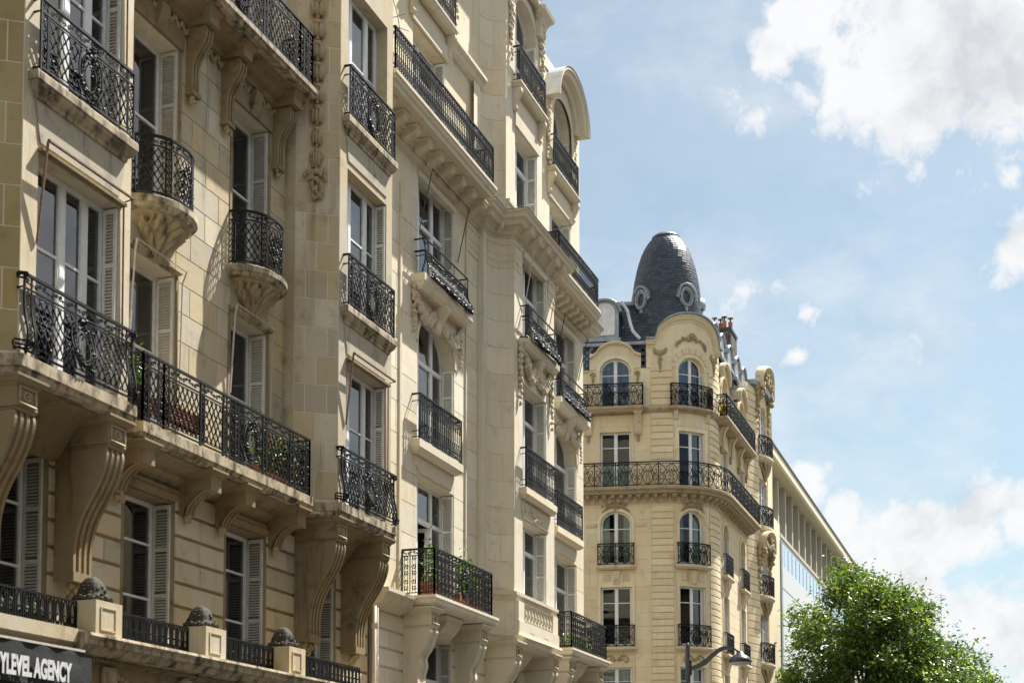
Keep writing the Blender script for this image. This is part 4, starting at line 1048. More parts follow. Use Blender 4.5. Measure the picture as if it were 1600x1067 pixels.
# ------------------------------------------------------------------ the middle building
def build_mid():
    B = thing('apartment_building', 'pale stone apartment house with scooped corners, standing between the nearest house and the domed house', 'building', (33, 13.5, 0))
    Y0 = 12.4; T = street(Y0); TF = street(11.72); D = .37
    XE0, XE1 = 32.18, 35.27; R0 = .53
    covL = arc((XE0-R0, 11.72), R0, PI/2, -1, True); covR = arc((XE1+R0, 11.72), R0, PI, -1, True); LQ = R0*PI/2
    Z1 = 16.55
    # plan of the front: flat, return, scoop, oriel front, scoop, return, flat
    def plan(x0=25.62, x1=40.1):
        p = [(x0, -.3), (x0, 0), (31.45, 0), (31.45, .15), (XE0-R0, .15)]
        p += [(XE0-R0+R0*math.sin(a), .68-R0*math.cos(a)) for a in [PI/2*i/8 for i in range(1, 9)]]
        p += [(XE1, .68)]+[(XE1+R0-R0*math.cos(a), .68-R0*math.sin(a)) for a in [PI/2*i/8 for i in range(1, 9)]]
        return p+[(XE1+R0+.2, .15), (XE1+R0+.2, 0), (x1, 0), (x1, -.3)]
    RC = [(27.86, 29.96), (37.30, 39.36)]; A = (32.78, 34.60)
    f2 = [(a, b, 6.46, 9.20) for a, b in RC]; f3 = [(a, b, 10.0, 12.95, .80) for a, b in RC]; f4 = [(a, b, 13.56, 16.02) for a, b in RC]; f1 = [(a+.12, b-.12, 3.4, 5.72) for a, b in RC]
    a2 = (*A, 7.30, 9.16); a3 = (*A, 10.02, 12.62); a4 = (*A, 13.74, 16.0); a1 = (33.0, 34.4, 3.4, 5.55)
    m = MB(); wall(m, T, 25.62, 31.45, 6.2, Z1, [f2[0], f3[0], f4[0]], D, o=-.010); wall(m, T, XE1+R0+.2, 40.1, 6.2, Z1, [f2[1], f3[1], f4[1]], D, o=-.010)
    m.quad(T(31.45, -.01, 6.2), T(31.45, .15, 6.2), T(31.45, .15, Z1), T(31.45, -.01, Z1)); m.quad(T(31.45, .15, 6.2), T(XE0-R0, .15, 6.2), T(XE0-R0, .15, Z1), T(31.45, .15, Z1))
    m.quad(T(XE1+R0+.2, -.01, 6.2), T(XE1+R0+.2, .15, 6.2), T(XE1+R0+.2, .15, Z1), T(XE1+R0+.2, -.01, Z1)); m.quad(T(XE1+R0+.2, .15, 6.2), T(XE1+R0, .15, 6.2), T(XE1+R0, .15, Z1), T(XE1+R0+.2, .15, Z1))
    wm = m.build('wall', 'stone_mid', B)
    m = MB(); wall(m, TF, XE0, XE1, 6.2, Z1, [a2, a3, a4, (32.64, 34.84, 6.585, 7.055)], D); m.quad(TF(32.6, -.30, 6.5), TF(34.9, -.30, 6.5), TF(34.9, -.30, 7.1), TF(32.6, -.30, 7.1))
    wall(m, covL, 0, LQ, 6.2, Z1, (), o=-.010); wall(m, covR, 0, LQ, 6.2, Z1, ()); wf = m.build('oriel_wall', 'stone_mid', B)
    kw = dict(gap=.014, proud=.014, ch=.003, o=-.014, mat='stone_mid')
    ashlar(wf, 'M', covL, .0, LQ-.004, 7.35, 15.28, .66, 1.2, (), **kw)
    ashlar(wm, 'M', T, 25.66, 31.43, 6.45, 15.28, .66, 1.5, [f2[0], f3[0], f4[0]], **kw); ashlar(wm, 'M', T, 36.02, 40.08, 6.45, 15.28, .66, 1.5, [f2[1], f3[1], f4[1]], **kw)
    # first floor, rusticated, flat
    ops1 = f1+[a1]
    m = MB(); wall(m, T, 25.62, 40.1, 0, 6.2, ops1, D, o=-.02); w1 = m.build('wall', 'stone_mid_trim', B)
    ashlar(w1, 'M', T, 25.98, 40.08, 3.3, 6.0, .386, 1.1, ops1, gap=.045, proud=.030, ch=.016, o=-.02, mat='stone_mid', margin=.02)
    m = MB(); m.box(T, 25.62, 40.1, -.1, .06, 3.0, 3.3); m.build('band', 'stone_mid_trim', B)
    # shadow gaps beside the pilaster: a thin strip pier
    for x0, x1 in ((30.62, 30.66), (26.9, 26.94)):
        m = MB(); m.box(T, x0, x1+.05, .0, .035, 6.45, 15.3); m.build('pilaster_edge', 'stone_mid_trim', B)
    # mouldings following the plan
    def mould(name, lv, mat='stone_mid_trim', x0=25.62, x1=40.1):
        m = MB(); slab(m, T, plan(x0, x1), lv); return m.build(name, mat, B)
    mould('capital_band', [(.0, 15.96), (.05, 15.94), (.05, 15.88), (.03, 15.87), (.03, 15.62), (.022, 15.61), (.022, 15.44), (.012, 15.43), (.012, 15.30), (.0, 15.29)]) if False else None
    for x0, x1, fr, n in ((30.66, 31.45, T, 1), (0, LQ, covL, 1), (XE0, A[0]-.12, TF, 1), (A[1]+.12, XE1, TF, 1), (35.99, 37.1, T, 1)):
        m = MB(); ns = max(1, 8 if fr.curved else 1)
        m.prism(fr, [(0, 15.96), (.06, 15.94), (.06, 15.88), (.035, 15.86), (.035, 15.64), (.024, 15.63), (.024, 15.47), (.012, 15.46), (.012, 15.31), (0, 15.29)], x0, x1, ns); m.build('capital_band', 'stone_mid_trim', B)
    mould('bed_moulding', [(.20, 16.30), (.20, 16.26), (.12, 16.22), (.10, 16.14), (.03, 16.10), (.01, 16.06)])
    cor = mould('cornice', [(.50, 16.58), (.50, 16.54), (.44, 16.50), (.42, 16.42), (.34, 16.38), (.30, 16.29), (.2, 16.285)])
    m = MB(); slab(m, T, plan(), [(.50, 16.592), (.515, 16.585)]); m.build('zinc_edge', 'iron_grey', B)
    def modillion(fr, s, o, l=.27, w=.10):
        m = MB()
        m.prism(fr, [(o, 16.34), (o+l, 16.34), (o+l, 16.24), (o+l-.05, 16.19), (o+l*.5, 16.17), (o+l*.3, 16.12), (o, 16.10)], s-w, s+w)
        slab(m, fr, rectpath(s-w, s+w, o+l, o), [(.03, 16.365), (.028, 16.335), (.0, 16.31)]); m.build('modillion', 'stone_mid_trim', B)
    for i in range(9): modillion(T, 25.45+i*.645, .18, .34, .11)
    modillion(covL, LQ*.45, .06)
    for x in (32.45, 33.05, 33.72, 34.4, 35.0): modillion(TF, x, .06, .33)
    for i in range(8): modillion(T, 36.1+i*.46, .18, .34, .09)
    # balconies on the cornice at the fifth floor
    m = MB(); slab(m, T, rectpath(24.98, 30.62, .80, -.02), [(.0, 16.66), (.02, 16.64), (.02, 16.57), (-.01, 16.55), (-.03, 16.48), (-.07, 16.45), (-.09, 16.37)]); sb = m.build('balcony', 'stone_mid_trim', B)
    R = Rail(T, [(25.06, .0), (25.06, .74), (30.55, .74), (30.55, .0)], 16.65, .93); l = R.cum
    rail_bars(R, [(0, l[1]), (l[1], l[2]), (l[2], l[3])], .10); R.mb.build('railing', 'iron', sb)
    pb = [(35.46, .0), (35.46, .80), (39.1, .80)]+[(39.1+.80*math.sin(t), .80*math.cos(t)) for t in [PI/2*i/8 for i in range(1, 9)]]
    m = MB(); slab(m, T, pb, [(.0, 16.66), (.02, 16.64), (.02, 16.57), (-.01, 16.55), (-.03, 16.48), (-.07, 16.45), (-.09, 16.37)]); sb = m.build('balcony', 'stone_mid_trim', B)
    R = Rail(T, [(35.52, .0), (35.52, .74), (39.1, .74)]+[(39.1+.74*math.sin(t), .74*math.cos(t)) for t in [PI/2*i/8 for i in range(1, 9)]], 16.65, .93); l = R.cum
    rail_bars(R, [(0, l[1]), (l[1], R.L)], .10); R.mb.build('railing', 'iron', sb)
    # upper floors, set back
    YU = 12.5; TU = street(YU); TUF = street(12.0); XU0, XU1, RU = 32.34, 35.12, .505
    cU = arc((XU0-RU, 12.0), RU, PI/2, -1, True); cUR = arc((XU1+RU, 12.0), RU, PI, -1, True); LU = RU*PI/2
    u5 = [(27.76, 29.64, 16.7, 19.35), (37.22, 39.22, 16.7, 19.35)]; u6 = [(27.9, 29.5, 20.24, 22.9, .55), (37.32, 39.12, 20.24, 22.6, .80)]; au5 = (33.0, 34.70, 17.2, 19.32); au6 = (33.0, 34.68, 20.50, 23.0, .70)
    m = MB(); wall(m, TU, 25.62, XU0-RU, 16.5, 23.6, [u5[0], u6[0]], D, o=-.01); m.build('upper_wall', 'stone_mid', B); m = MB(); wall(m, TU, XU1+RU, 40.1, 16.5, 23.4, [u5[1], u6[1]], D, o=-.01); wu = m.build('upper_wall', 'stone_mid', B)
    m = MB(); wall(m, TUF, XU0, XU1, 16.5, 24.4, [au5, au6], D); wall(m, cU, 0, LU, 16.5, 24.4, (), o=-.010); wall(m, cUR, 0, LU, 16.5, 24.4, ()); wo = m.build('oriel_wall', 'stone_mid', B)
    ashlar(wo, 'M', cU, 0, LU-.004, 16.62, 24.3, .62, 1.2, (), **kw)
    m = MB(); wall(m, TU, XU0-RU-.65, XU0-RU-.22, 16.5, 19.9, (), o=.10); m.build('pilaster', 'stone_mid', B)
    m = MB(); slab(m, TU, [(25.62, 0), (XU0-RU-.14, 0)], [(.30, 19.95), (.30, 19.88), (.2, 19.82), (.12, 19.7), (.05, 19.62), (0, 19.6)]) if False else m.prism(TU, [(-.02, 19.98), (.24, 19.98), (.24, 19.90), (.16, 19.84), (.12, 19.74), (.05, 19.68), (-.02, 19.66)], 29.75, XU0-RU-.1); m.build('string_course', 'stone_mid_trim', B)
    m = MB(); m.prism(TUF, [(-.02, 17.18), (.10, 17.18), (.10, 17.08), (.05, 17.03), (.05, 16.9), (-.02, 16.88)], XU0, XU1); m.build('string_course', 'stone_mid_trim', B)
    # door heads with little consoles + sixth-floor sills
    def head(fr, op, zs, ext=.18):
        a, b = op[0]-ext, op[1]+ext; z = op[3]
        m = MB(); m.box(fr, a+.10, b-.10, .0, .06, z+.02, z+.36); hd = m.build('door_head', 'stone_mid_trim', B)
        for q in (a+.08, b-.08):
            m = MB(); m.prism(fr, spline([(.22, zs-.16), (.23, zs-.26), (.15, zs-.42), (.09, zs-.56), (.10, zs-.66), (.04, zs-.74)], 3)+[(0, zs-.74), (0, zs-.16)], q-.07, q+.07); m.build('bracket', 'stone_mid_trim', hd)
        m = MB(); slab(m, fr, rectpath(a, b, .20), [(.05, zs), (.05, zs-.05), (.02, zs-.07), (.0, zs-.12), (-.06, zs-.17)]); m.build('window_sill', 'stone_mid_trim', B)
        R = Rail(fr, [(a+.04, 0), (a+.04, .19), (b-.04, .19), (b-.04, 0)], zs+.01, .92); l = R.cum; rail_bars(R, [(l[1], l[2])], .10); R.mb.build('railing', 'iron', B)
    head(TU, u5[0], 20.18); head(TU, u5[1], 20.18); head(TUF, au5, 20.42)
    for fr, op, k in ((TU, u5[0], 1), (TU, u5[1], 1), (TUF, au5, 1)): window(B, fr, op, D, lights=2, bars=(), transom=.70); shutter(B, fr, op, D, 1, 'shutter_white'); shutter(B, fr, op, D, -1, 'shutter_white')
    for fr, op in ((TU, u6[0]), (TU, u6[1]), (TUF, au6)): window(B, fr, op, D, lights=2, bars=(.36,), transom=.64); shutter(B, fr, op, D, 1, 'shutter_white')
    # carved drops beside the sixth-floor windows and the big segmental pediment over the far column
    rnd = random.Random(11)
    for fr, ss, zt, zb in ((TUF, (32.62, 34.98), 22.6, 20.9), (TU, (37.02, 39.45), 22.0, 20.4), (TU, (30.2,), 22.0, 20.6)):
        for q in ss:
            m = MB(); drop(m, fr, q, zt, zb, .13, rnd); m.box(fr, q-.13, q+.13, -.01, .09, zt-.06, zt+.18); m.build('carved_drop', 'carving_mid', B, smooth=False)
    m = MB(); swag(m, TUF, [(32.6, 22.7), (33.0, 23.15), (33.84, 23.4), (34.7, 23.15), (35.0, 22.7)], .13, rnd, o=.10); m.build('carved_garland', 'stone_mid_trim', B)
    m = MB(); slab(m, TUF, rectpath(34.62, 35.12, .15), [(.18, 23.3), (.16, 23.2), (.06, 23.1), (.0, 23.0), (-.04, 22.6)]); m.build('cornice_block', 'stone_mid_trim', B)
    def hood(fr, a, b, zs, rise, mat, wid, o1, thick, name):
        c = (a+b)/2; h = (b-a)/2; n = 20; m = MB(); rings = []
        for i in range(n+1):
            t = PI*i/n; cs, sn = math.cos(t), math.sin(t)
            rings.append([fr(c-(h+dx)*cs, o, zs+(rise+dx)*sn) for dx, o in ((0, -.05), (0, o1*.35), (thick*.35, o1*.45), (thick*.4, o1*.8), (thick*.75, o1*.9), (thick*.8, o1), (thick, o1), (thick, -wid))])
        m.loft(rings); m.build(name, mat, B)
    hood(TU, 37.10, 39.28, 22.1, .95, 'stone_mid_trim', .9, .48, .34, 'arched_pediment'); hood(TU, 36.76, 39.62, 22.1, 1.292, 'zinc_white', .9, .50, .018, 'pediment_flashing')
    m = MB(); n = 18
    for i in range(n):
        x, y = 37.0+2.44*i/n, 37.0+2.44*(i+1)/n; q = (37.0, 39.44, 20, 23.0, 1.1); m.quad(TU(x, .08, archz(u6[1], min(max(x, 37.32), 39.12)) if 37.32 < x < 39.12 else 20.3), TU(y, .08, archz(u6[1], min(max(y, 37.32), 39.12)) if 37.32 < y < 39.12 else 20.3), TU(y, .08, archz(q, y)), TU(x, .08, archz(q, x)))
    m.build('pediment_face', 'stone_mid', B)
    m = MB(); m.prism(TU, [(-.3, 23.4), (.12, 23.4), (.16, 23.55), (-.2, 23.7), (-1.8, 26.2), (-9, 26.6), (-9, 23.4)], 25.62, 31.5); m.prism(TU, [(-.3, 23.0), (.02, 23.0), (-.2, 23.4), (-1.8, 26.2), (-9, 26.6), (-9, 23.4)], 35.7, 40.1); m.prism(TU, [(.40, 24.4), (.85, 24.4), (.85, 24.6), (-1.8, 26.9), (-9, 27), (-9, 24.4)], 31.5, 35.7); m.build('roof', 'slate', B)
    # --- windows, sills, guards of the recessed columns
    for ci, (a, b) in enumerate(RC):
        window(B, T, f4[ci], D, lights=(.30, .70) if ci == 0 else 2, bars=(), transom=.62, curtain=('sides', .25)); shutter(B, T, f4[ci], D, 1, 'shutter_cream')
        window(B, T, f3[ci], D, lights=(.30, .70) if ci == 0 else 2, bars=(), transom=.66, curtain=('full', 1) if ci == 0 else None); shutter(B, T, f3[ci], D, 1, 'shutter_white')
        window(B, T, f2[ci], D, lights=(.30, .70) if ci == 0 else 2, bars=(), transom=.70, open_light=1 if ci == 0 else None, curtain=None); shutter(B, T, f2[ci], D, 1, 'shutter_cream')
        window(B, T, f1[ci], D, lights=2, bars=(.3,), transom=.62, curtain=('half', .6)); shutter(B, T, f1[ci], D, 1, 'shutter_grey')
        for op in (f4[ci], f3[ci], f2[ci]): shutter(B, T, op, D, -1, 'shutter_cream')
        # fourth floor: belly guard on a moulded sill, keystone and garlands under it
        zs = 13.52; m = MB(); slab(m, T, rectpath(a-.32, b+.34, .30), [(.03, zs), (.03, zs-.16), (.0, zs-.18), (-.03, zs-.24), (-.10, zs-.30)]); m.build('window_sill', 'stone_mid', B)
        guard(B, T, a-.16, b+.18, zs+.02)
        m = MB(); c = (a+b)/2; m.prism(T, [(0, 13.24), (.30, 13.24), (.30, 13.16), (.20, 13.02), (.10, 12.86), (.06, 12.70), (0, 12.66)], c-.14, c+.14); m.build('keystone', 'stone_mid_trim', B)
        rnd = random.Random(20+ci)
        m = MB(); swag(m, T, [(a-.22, 13.22), (a-.05, 12.95), (a+.30, 12.74), (c-.34, 12.90), (c-.12, 13.05)], .10, rnd, o=.05); m.build('garland', 'carving_mid', B); m = MB(); swag(m, T, [(c+.12, 13.0), (c+.40, 12.80), (b-.20, 12.72), (b+.10, 12.92), (b+.24, 13.10)], .10, rnd, o=.05); m.build('garland', 'carving_mid', B)
        for q in (a-.27, b+.28): m = MB(); drop(m, T, q, 13.28, 12.3, .10, rnd); m.build('carved_drop', 'carving_mid', B)
        # third floor sill + bars
        zs = 9.90; m = MB(); slab(m, T, rectpath(a-.34, b+.06, .22), [(.0, zs), (.0, zs-.17), (-.02, zs-.18), (-.05, zs-.23), (-.12, zs-.27)]); m.build('window_sill', 'stone_mid', B)
        R = Rail(T, [(a-.26, 0), (a-.26, .19), (b-.01, .19), (b-.01, 0)], zs+.01, .99); l = R.cum; rail_bars(R, [(l[1], l[2])], .125); R.mb.build('railing', 'iron', B)
        m = MB(); m.loft([[T(s, o, z) for s, z in ((a-.10, 9.62), (b-.06, 9.62), (b-.06, 9.40), (b-.16, 9.36), (b-.22, 9.27), (a+.12, 9.27), (a+.04, 9.36), (a-.10, 9.40))] for o in (.0, .035)]); m.build('apron', 'stone_mid_trim', B)
        m = MB(); n = 16
        for i in range(n):            # raised arch band
            t0, t1 = PI*i/n, PI*(i+1)/n; h = (b-a)/2
            m.loft([[T(c-(h+k)*math.cos(t), o, 12.15+(.80+k)*math.sin(t)) for k, o in ((.0, 0), (.0, .03), (.09, .03), (.09, 0))] for t in (t0, t1)], cap=False)
        m.build('arch_moulding', 'stone_mid', B)
        # awning rods
        m = MB(); z = 16.0; x0, x1 = a+.05, b+.12
        m.tube([T(x0, .03, 14.7), T(x0+.02, .32, z-.02), T(x1, .32, z-.02), T(x1+.02, .03, 14.75)], .013, 5)
        m.build('awning_rod', 'dark_rod', B); m = MB(); m.box(T, a+.02, b-.02, -.10, .04, 15.86, 16.0); m.build('awning_box', 'pipe_paint', B)
        # second floor balcony
        zs = 6.43; x0, x1 = (27.07, 30.82) if ci == 0 else (36.48, 40.2)
        m = MB(); slab(m, T, rectpath(x0, x1, .80), [(.0, zs), (.0, zs-.06), (-.02, zs-.08), (-.03, zs-.16), (-.07, zs-.20), (-.10, zs-.22)]); sb = m.build('balcony', 'stone_mid', B)
        R = Rail(T, [(x0+.05, 0), (x0+.05, .74), (x1-.35, .74), (x1-.35, 0)], zs+.01, .97); l = R.cum; rail_dense(R, [(0, l[1]), (l[1], l[2]), (l[2], l[3])], medals=[(l[1]+l[2])/2]); R.mb.build('railing', 'iron', sb)
        for q in ((27.18, 30.02) if ci == 0 else (36.62, 39.42)):
            big_console(B, T, q, q+.44, .66, 6.19, 4.55, mat='stone_mid_trim', flutes=2, front=1)
        vouss(B, T, (a+b)/2, 6.19, 5.72)
    # oriel column
    window(B, TF, a4, D, lights=2, bars=(), transom=.62); window(B, TF, a3, D, lights=2, bars=(), transom=.72, curtain=('sides', .3)); window(B, TF, a2, D, lights=2, bars=(), transom=.66); window(B, T, a1, D, lights=2, bars=(), transom=.62)
    for op in (a4, a3, a2): shutter(B, TF, op, D, 1, 'shutter_cream'); shutter(B, TF, op, D, -1, 'shutter_cream')
    shutter(B, T, a1, D, 1, 'shutter_grey')
    zs = 13.70; m = MB(); slab(m, TF, rectpath(32.56, 35.0, .22), [(.02, zs), (.02, zs-.15), (.0, zs-.17), (-.04, zs-.25), (-.10, zs-.30)]); m.build('window_sill', 'stone_mid', B); guard(B, TF, 32.68, 34.86, zs+.02, .20)
    m = MB(); rnd = random.Random(31); c = (A[0]+A[1])/2
    swag(m, TF, [(32.72, 13.36), (33.0, 13.0), (33.35, 12.88), (c-.12, 13.2)], .12, rnd, o=.06); m.build('garland', 'carving_mid', B); m = MB(); swag(m, TF, [(c+.12, 13.2), (34.0, 12.90), (34.4, 12.98), (34.72, 13.34)], .12, rnd, o=.06); m.build('garland', 'carving_mid', B)
    for q in (32.52, 34.92): m = MB(); drop(m, TF, q, 13.5, 12.0, .14, rnd); m.build('carved_drop', 'carving_mid', B)
    m = MB(); m.prism(TF, [(0, 13.40), (.24, 13.40), (.24, 13.32), (.12, 13.1), (.06, 12.86), (0, 12.84)], c-.13, c+.13); m.build('keystone', 'stone_mid_trim', B)
    zs = 9.94; m = MB(); slab(m, TF, rectpath(32.58, 34.98, .18), [(.0, zs), (.0, zs-.16), (-.02, zs-.18), (-.06, zs-.26)]); m.build('window_sill', 'stone_mid', B)
    R = Rail(TF, [(32.62, 0), (32.62, .16), (34.92, .16), (34.92, 0)], zs+.01, .98); l = R.cum; rail_bars(R, [(l[1], l[2])], .125); R.mb.build('railing', 'iron', B)
    m = MB(); m.loft([[TF(s, o, z) for s, z in ((32.66, 9.64), (34.86, 9.64), (34.86, 9.34), (34.72, 9.22), (32.82, 9.22), (32.66, 9.34))] for o in (.0, .03)]); rnd = random.Random(2)
    for k in range(26): m.blob(TF(c+rnd.gauss(0, .22), .04, 9.43+rnd.gauss(0, .05)), .06, .04, .05, 5, 3)
    m.build('apron', 'stone_mid_trim', B)
    m = MB(); x0, x1 = A[0]+.05, A[1]+.15; z = 16.0; m.tube([TF(x0, .03, 14.5), TF(x0, .30, z), TF(x1, .30, z), TF(x1, .03, 14.6)], .014, 5); m.build('awning_rod', 'pale_rod', B); m = MB(); m.box(TF, A[0]+.02, A[1]-.02, -.10, .04, 15.84, 15.98); m.build('awning_box', 'pipe_paint', B)
    # balustrade below the oriel window
    m = MB(); slab(m, T, [(31.45, -.1)]+plan(31.45, 35.99)[3:-3]+[(35.99, -.1)], [(.09, 7.28), (.09, 7.20), (.05, 7.17), (.03, 7.10), (.0, 7.06)]); m.build('balustrade_rail', 'stone_mid_trim', B)
    for q in (32.42, 35.06):
        m = MB(); m.box(TF, q-.20, q+.20, .0, .10, 6.42, 7.06); m.build('balustrade_pier', 'stone_mid', B)
    for i in range(9):
        m = MB(); x = 32.75+i*.235; P = TF(x, .05, 0)
        m.lathe((P[0], P[1]), [(.05, 6.58), (.075, 6.60), (.075, 6.64), (.045, 6.66), (.08, 6.76), (.075, 6.82), (.04, 6.94), (.055, 6.98), (.07, 7.0), (.07, 7.06)], 10); m.build('baluster', 'stone_mid_trim', B, smooth=True)
    m = MB(); m.box(TF, XE0+.005, XE1-.005, .0, .13, 6.26, 6.58); m.box(TF, 33.0, 33.3, .125, .135, 6.36, 6.39); m.box(TF, 34.1, 34.4, .125, .135, 6.36, 6.39); m.build('balustrade_base', 'stone_mid', B)
    m = MB(); slab(m, T, [(31.45, -.1)]+plan(31.45, 35.99)[3:-3]+[(35.99, -.1)], [(.16, 6.26), (.17, 6.20), (.12, 6.15), (.10, 6.06), (.02, 6.0), (-.04, 5.97)]); m.build('oriel_base', 'stone_mid_trim', B)
    for q in (31.98, 34.82): big_console(B, T, q, q+.46, .80, 6.05, 4.3, mat='stone_mid_trim', flutes=2)
    vouss(B, T, 33.72, 6.05, 5.55)
    m = MB(); m.prism(T, [(-.02, 6.40), (.40, 6.38), (.40, 6.30), (.34, 6.26), (.28, 6.14), (.08, 6.02), (-.02, 5.98)], 25.62, 27.0); m.build('string_course', 'stone_mid_trim', B)
    m = MB(); m.prism(T, [(-.02, 6.40), (.40, 6.38), (.40, 6.30), (.34, 6.26), (.28, 6.14), (.08, 6.02), (-.02, 5.98)], 30.85, 31.45); m.build('string_course', 'stone_mid_trim', B)
    # fan of spikes guarding the balcony at the party wall
    m = MB(); c = T(25.3, .3, 17.9)
    for an in (.12, .35, .6, .95):
        m.tube([c, (c[0]+1.35*math.cos(an), c[1]-.05, c[2]+1.35*math.sin(an))], .013, 5, r2=.006)
    m.tube([(c[0]+.9*math.cos(t), c[1]-.03, c[2]+.9*math.sin(t)) for t in [.05+.95*i/8 for i in range(9)]], .008, 4); m.build('spike_fan', 'iron', B)
    # side and back
    m = MB(); sd = MB(); TS = frame((40.09, 12.6, 0), (0, 1, 0), (1, 0, 0)); sops = [(1.4+2.7*i, 2.6+2.7*i, 4.2+3.4*j, 6.6+3.4*j) for i in range(4) for j in range(5)]; wall(sd, TS, 0, 11.4, 0, 23.4, sops, .3)
    for z in (6.2, 9.6, 13., 16.4): sd.box(TS, 0, 11.4, .0, .25, z, z+.25)
    sd.build('side_wall', 'stone_mid_trim', B); sd = MB(); sd.quad(TS(0, -.5, 0), TS(11.4, -.5, 0), TS(11.4, -.5, 23), TS(0, -.5, 23)); sd.build('side_rooms', 'room_dark', B)
    m.quad((25.62, 24, 0), (40.1, 24, 0), (40.1, 24, 24), (25.62, 24, 24)); m.quad((25.63, 12.4, 0), (25.63, 24, 0), (25.63, 24, 23.4), (25.63, 12.4, 23.4)); m.build('side_wall', 'party_wall', B)
    return T, TF
def guard(B, fr, a, b, z, p=.26):
    z -= .06
    def bul(v): return .15*math.exp(-((v-.14)/.32)**2)
    R = Rail(fr, [(a, .02), (a, p), (b, p), (b, .02)], z, .60, bul); l = R.cum; rail_belly(R, [(l[1], l[2])])
    m = R.mb; h = .86
    m.tube([fr(a-.02, 0, z+h), fr(a-.02, p, z+h), fr(b+.02, p, z+h), fr(b+.02, .0, z+h)], .020, 4); m.tube([fr(a-.02, 0, z+.60), fr(a-.02, p, z+.60), fr(a-.02, p, z+h)], .016, 4); m.tube([fr(b+.02, 0, z+.60), fr(b+.02, p, z+.60), fr(b+.02, p, z+h)], .016, 4)
    for k in (1/3., 2/3.): m.tube([fr(a+(b-a)*k, p, z+.60), fr(a+(b-a)*k, p, z+h)], .010, 4)
    m.build('window_guard', 'iron', B)
def vouss(B, fr, c, zt, zb):
    m = MB(); w = .42
    for k in range(4):
        a = c-w+k*w/2; m.prism(fr, [(0, zt-.1), (.46, zt-.1), (.42, zt-.2), (.30, zt-.34), (.16, zb+.02), (0, zb)], a+.008, a+w/2-.008)
    m.build('voussoir_key', 'stone_mid_trim', B)
    m = MB(); slab(m, fr, rectpath(c-w-.03, c+w+.03, .44), [(.07, zt), (.06, zt-.04), (.01, zt-.09), (0, zt-.11)]); m.build('key_cap', 'stone_mid_trim', B)
MT, MTF = build_mid()
planter('pot_plant', 'leafy yellow-green pot plant behind the balcony rail beside the open window', 'plant', MT, 29.3, 30.3, .25, .55, 6.45, 'leaf_pot', 520, .12, .85, box='terracotta', seed=12, h=.32)
planter('pot_plant', 'climbing green pot plant at the near end of the balcony with the open window', 'plant', MT, 27.25, 27.75, .35, .65, 6.45, 'leaf_pot', 200, .10, .9, box='terracotta', seed=13, h=.3)
planter('flower_trough', 'low trough of small plants inside the farthest balcony before the domed house', 'flower box', MT, 36.7, 39.4, .30, .60, 6.32, 'leaf_pot', 380, .09, .35, petals=(('petal_yellow', 10),), box='box_wood', seed=14, h=.22)
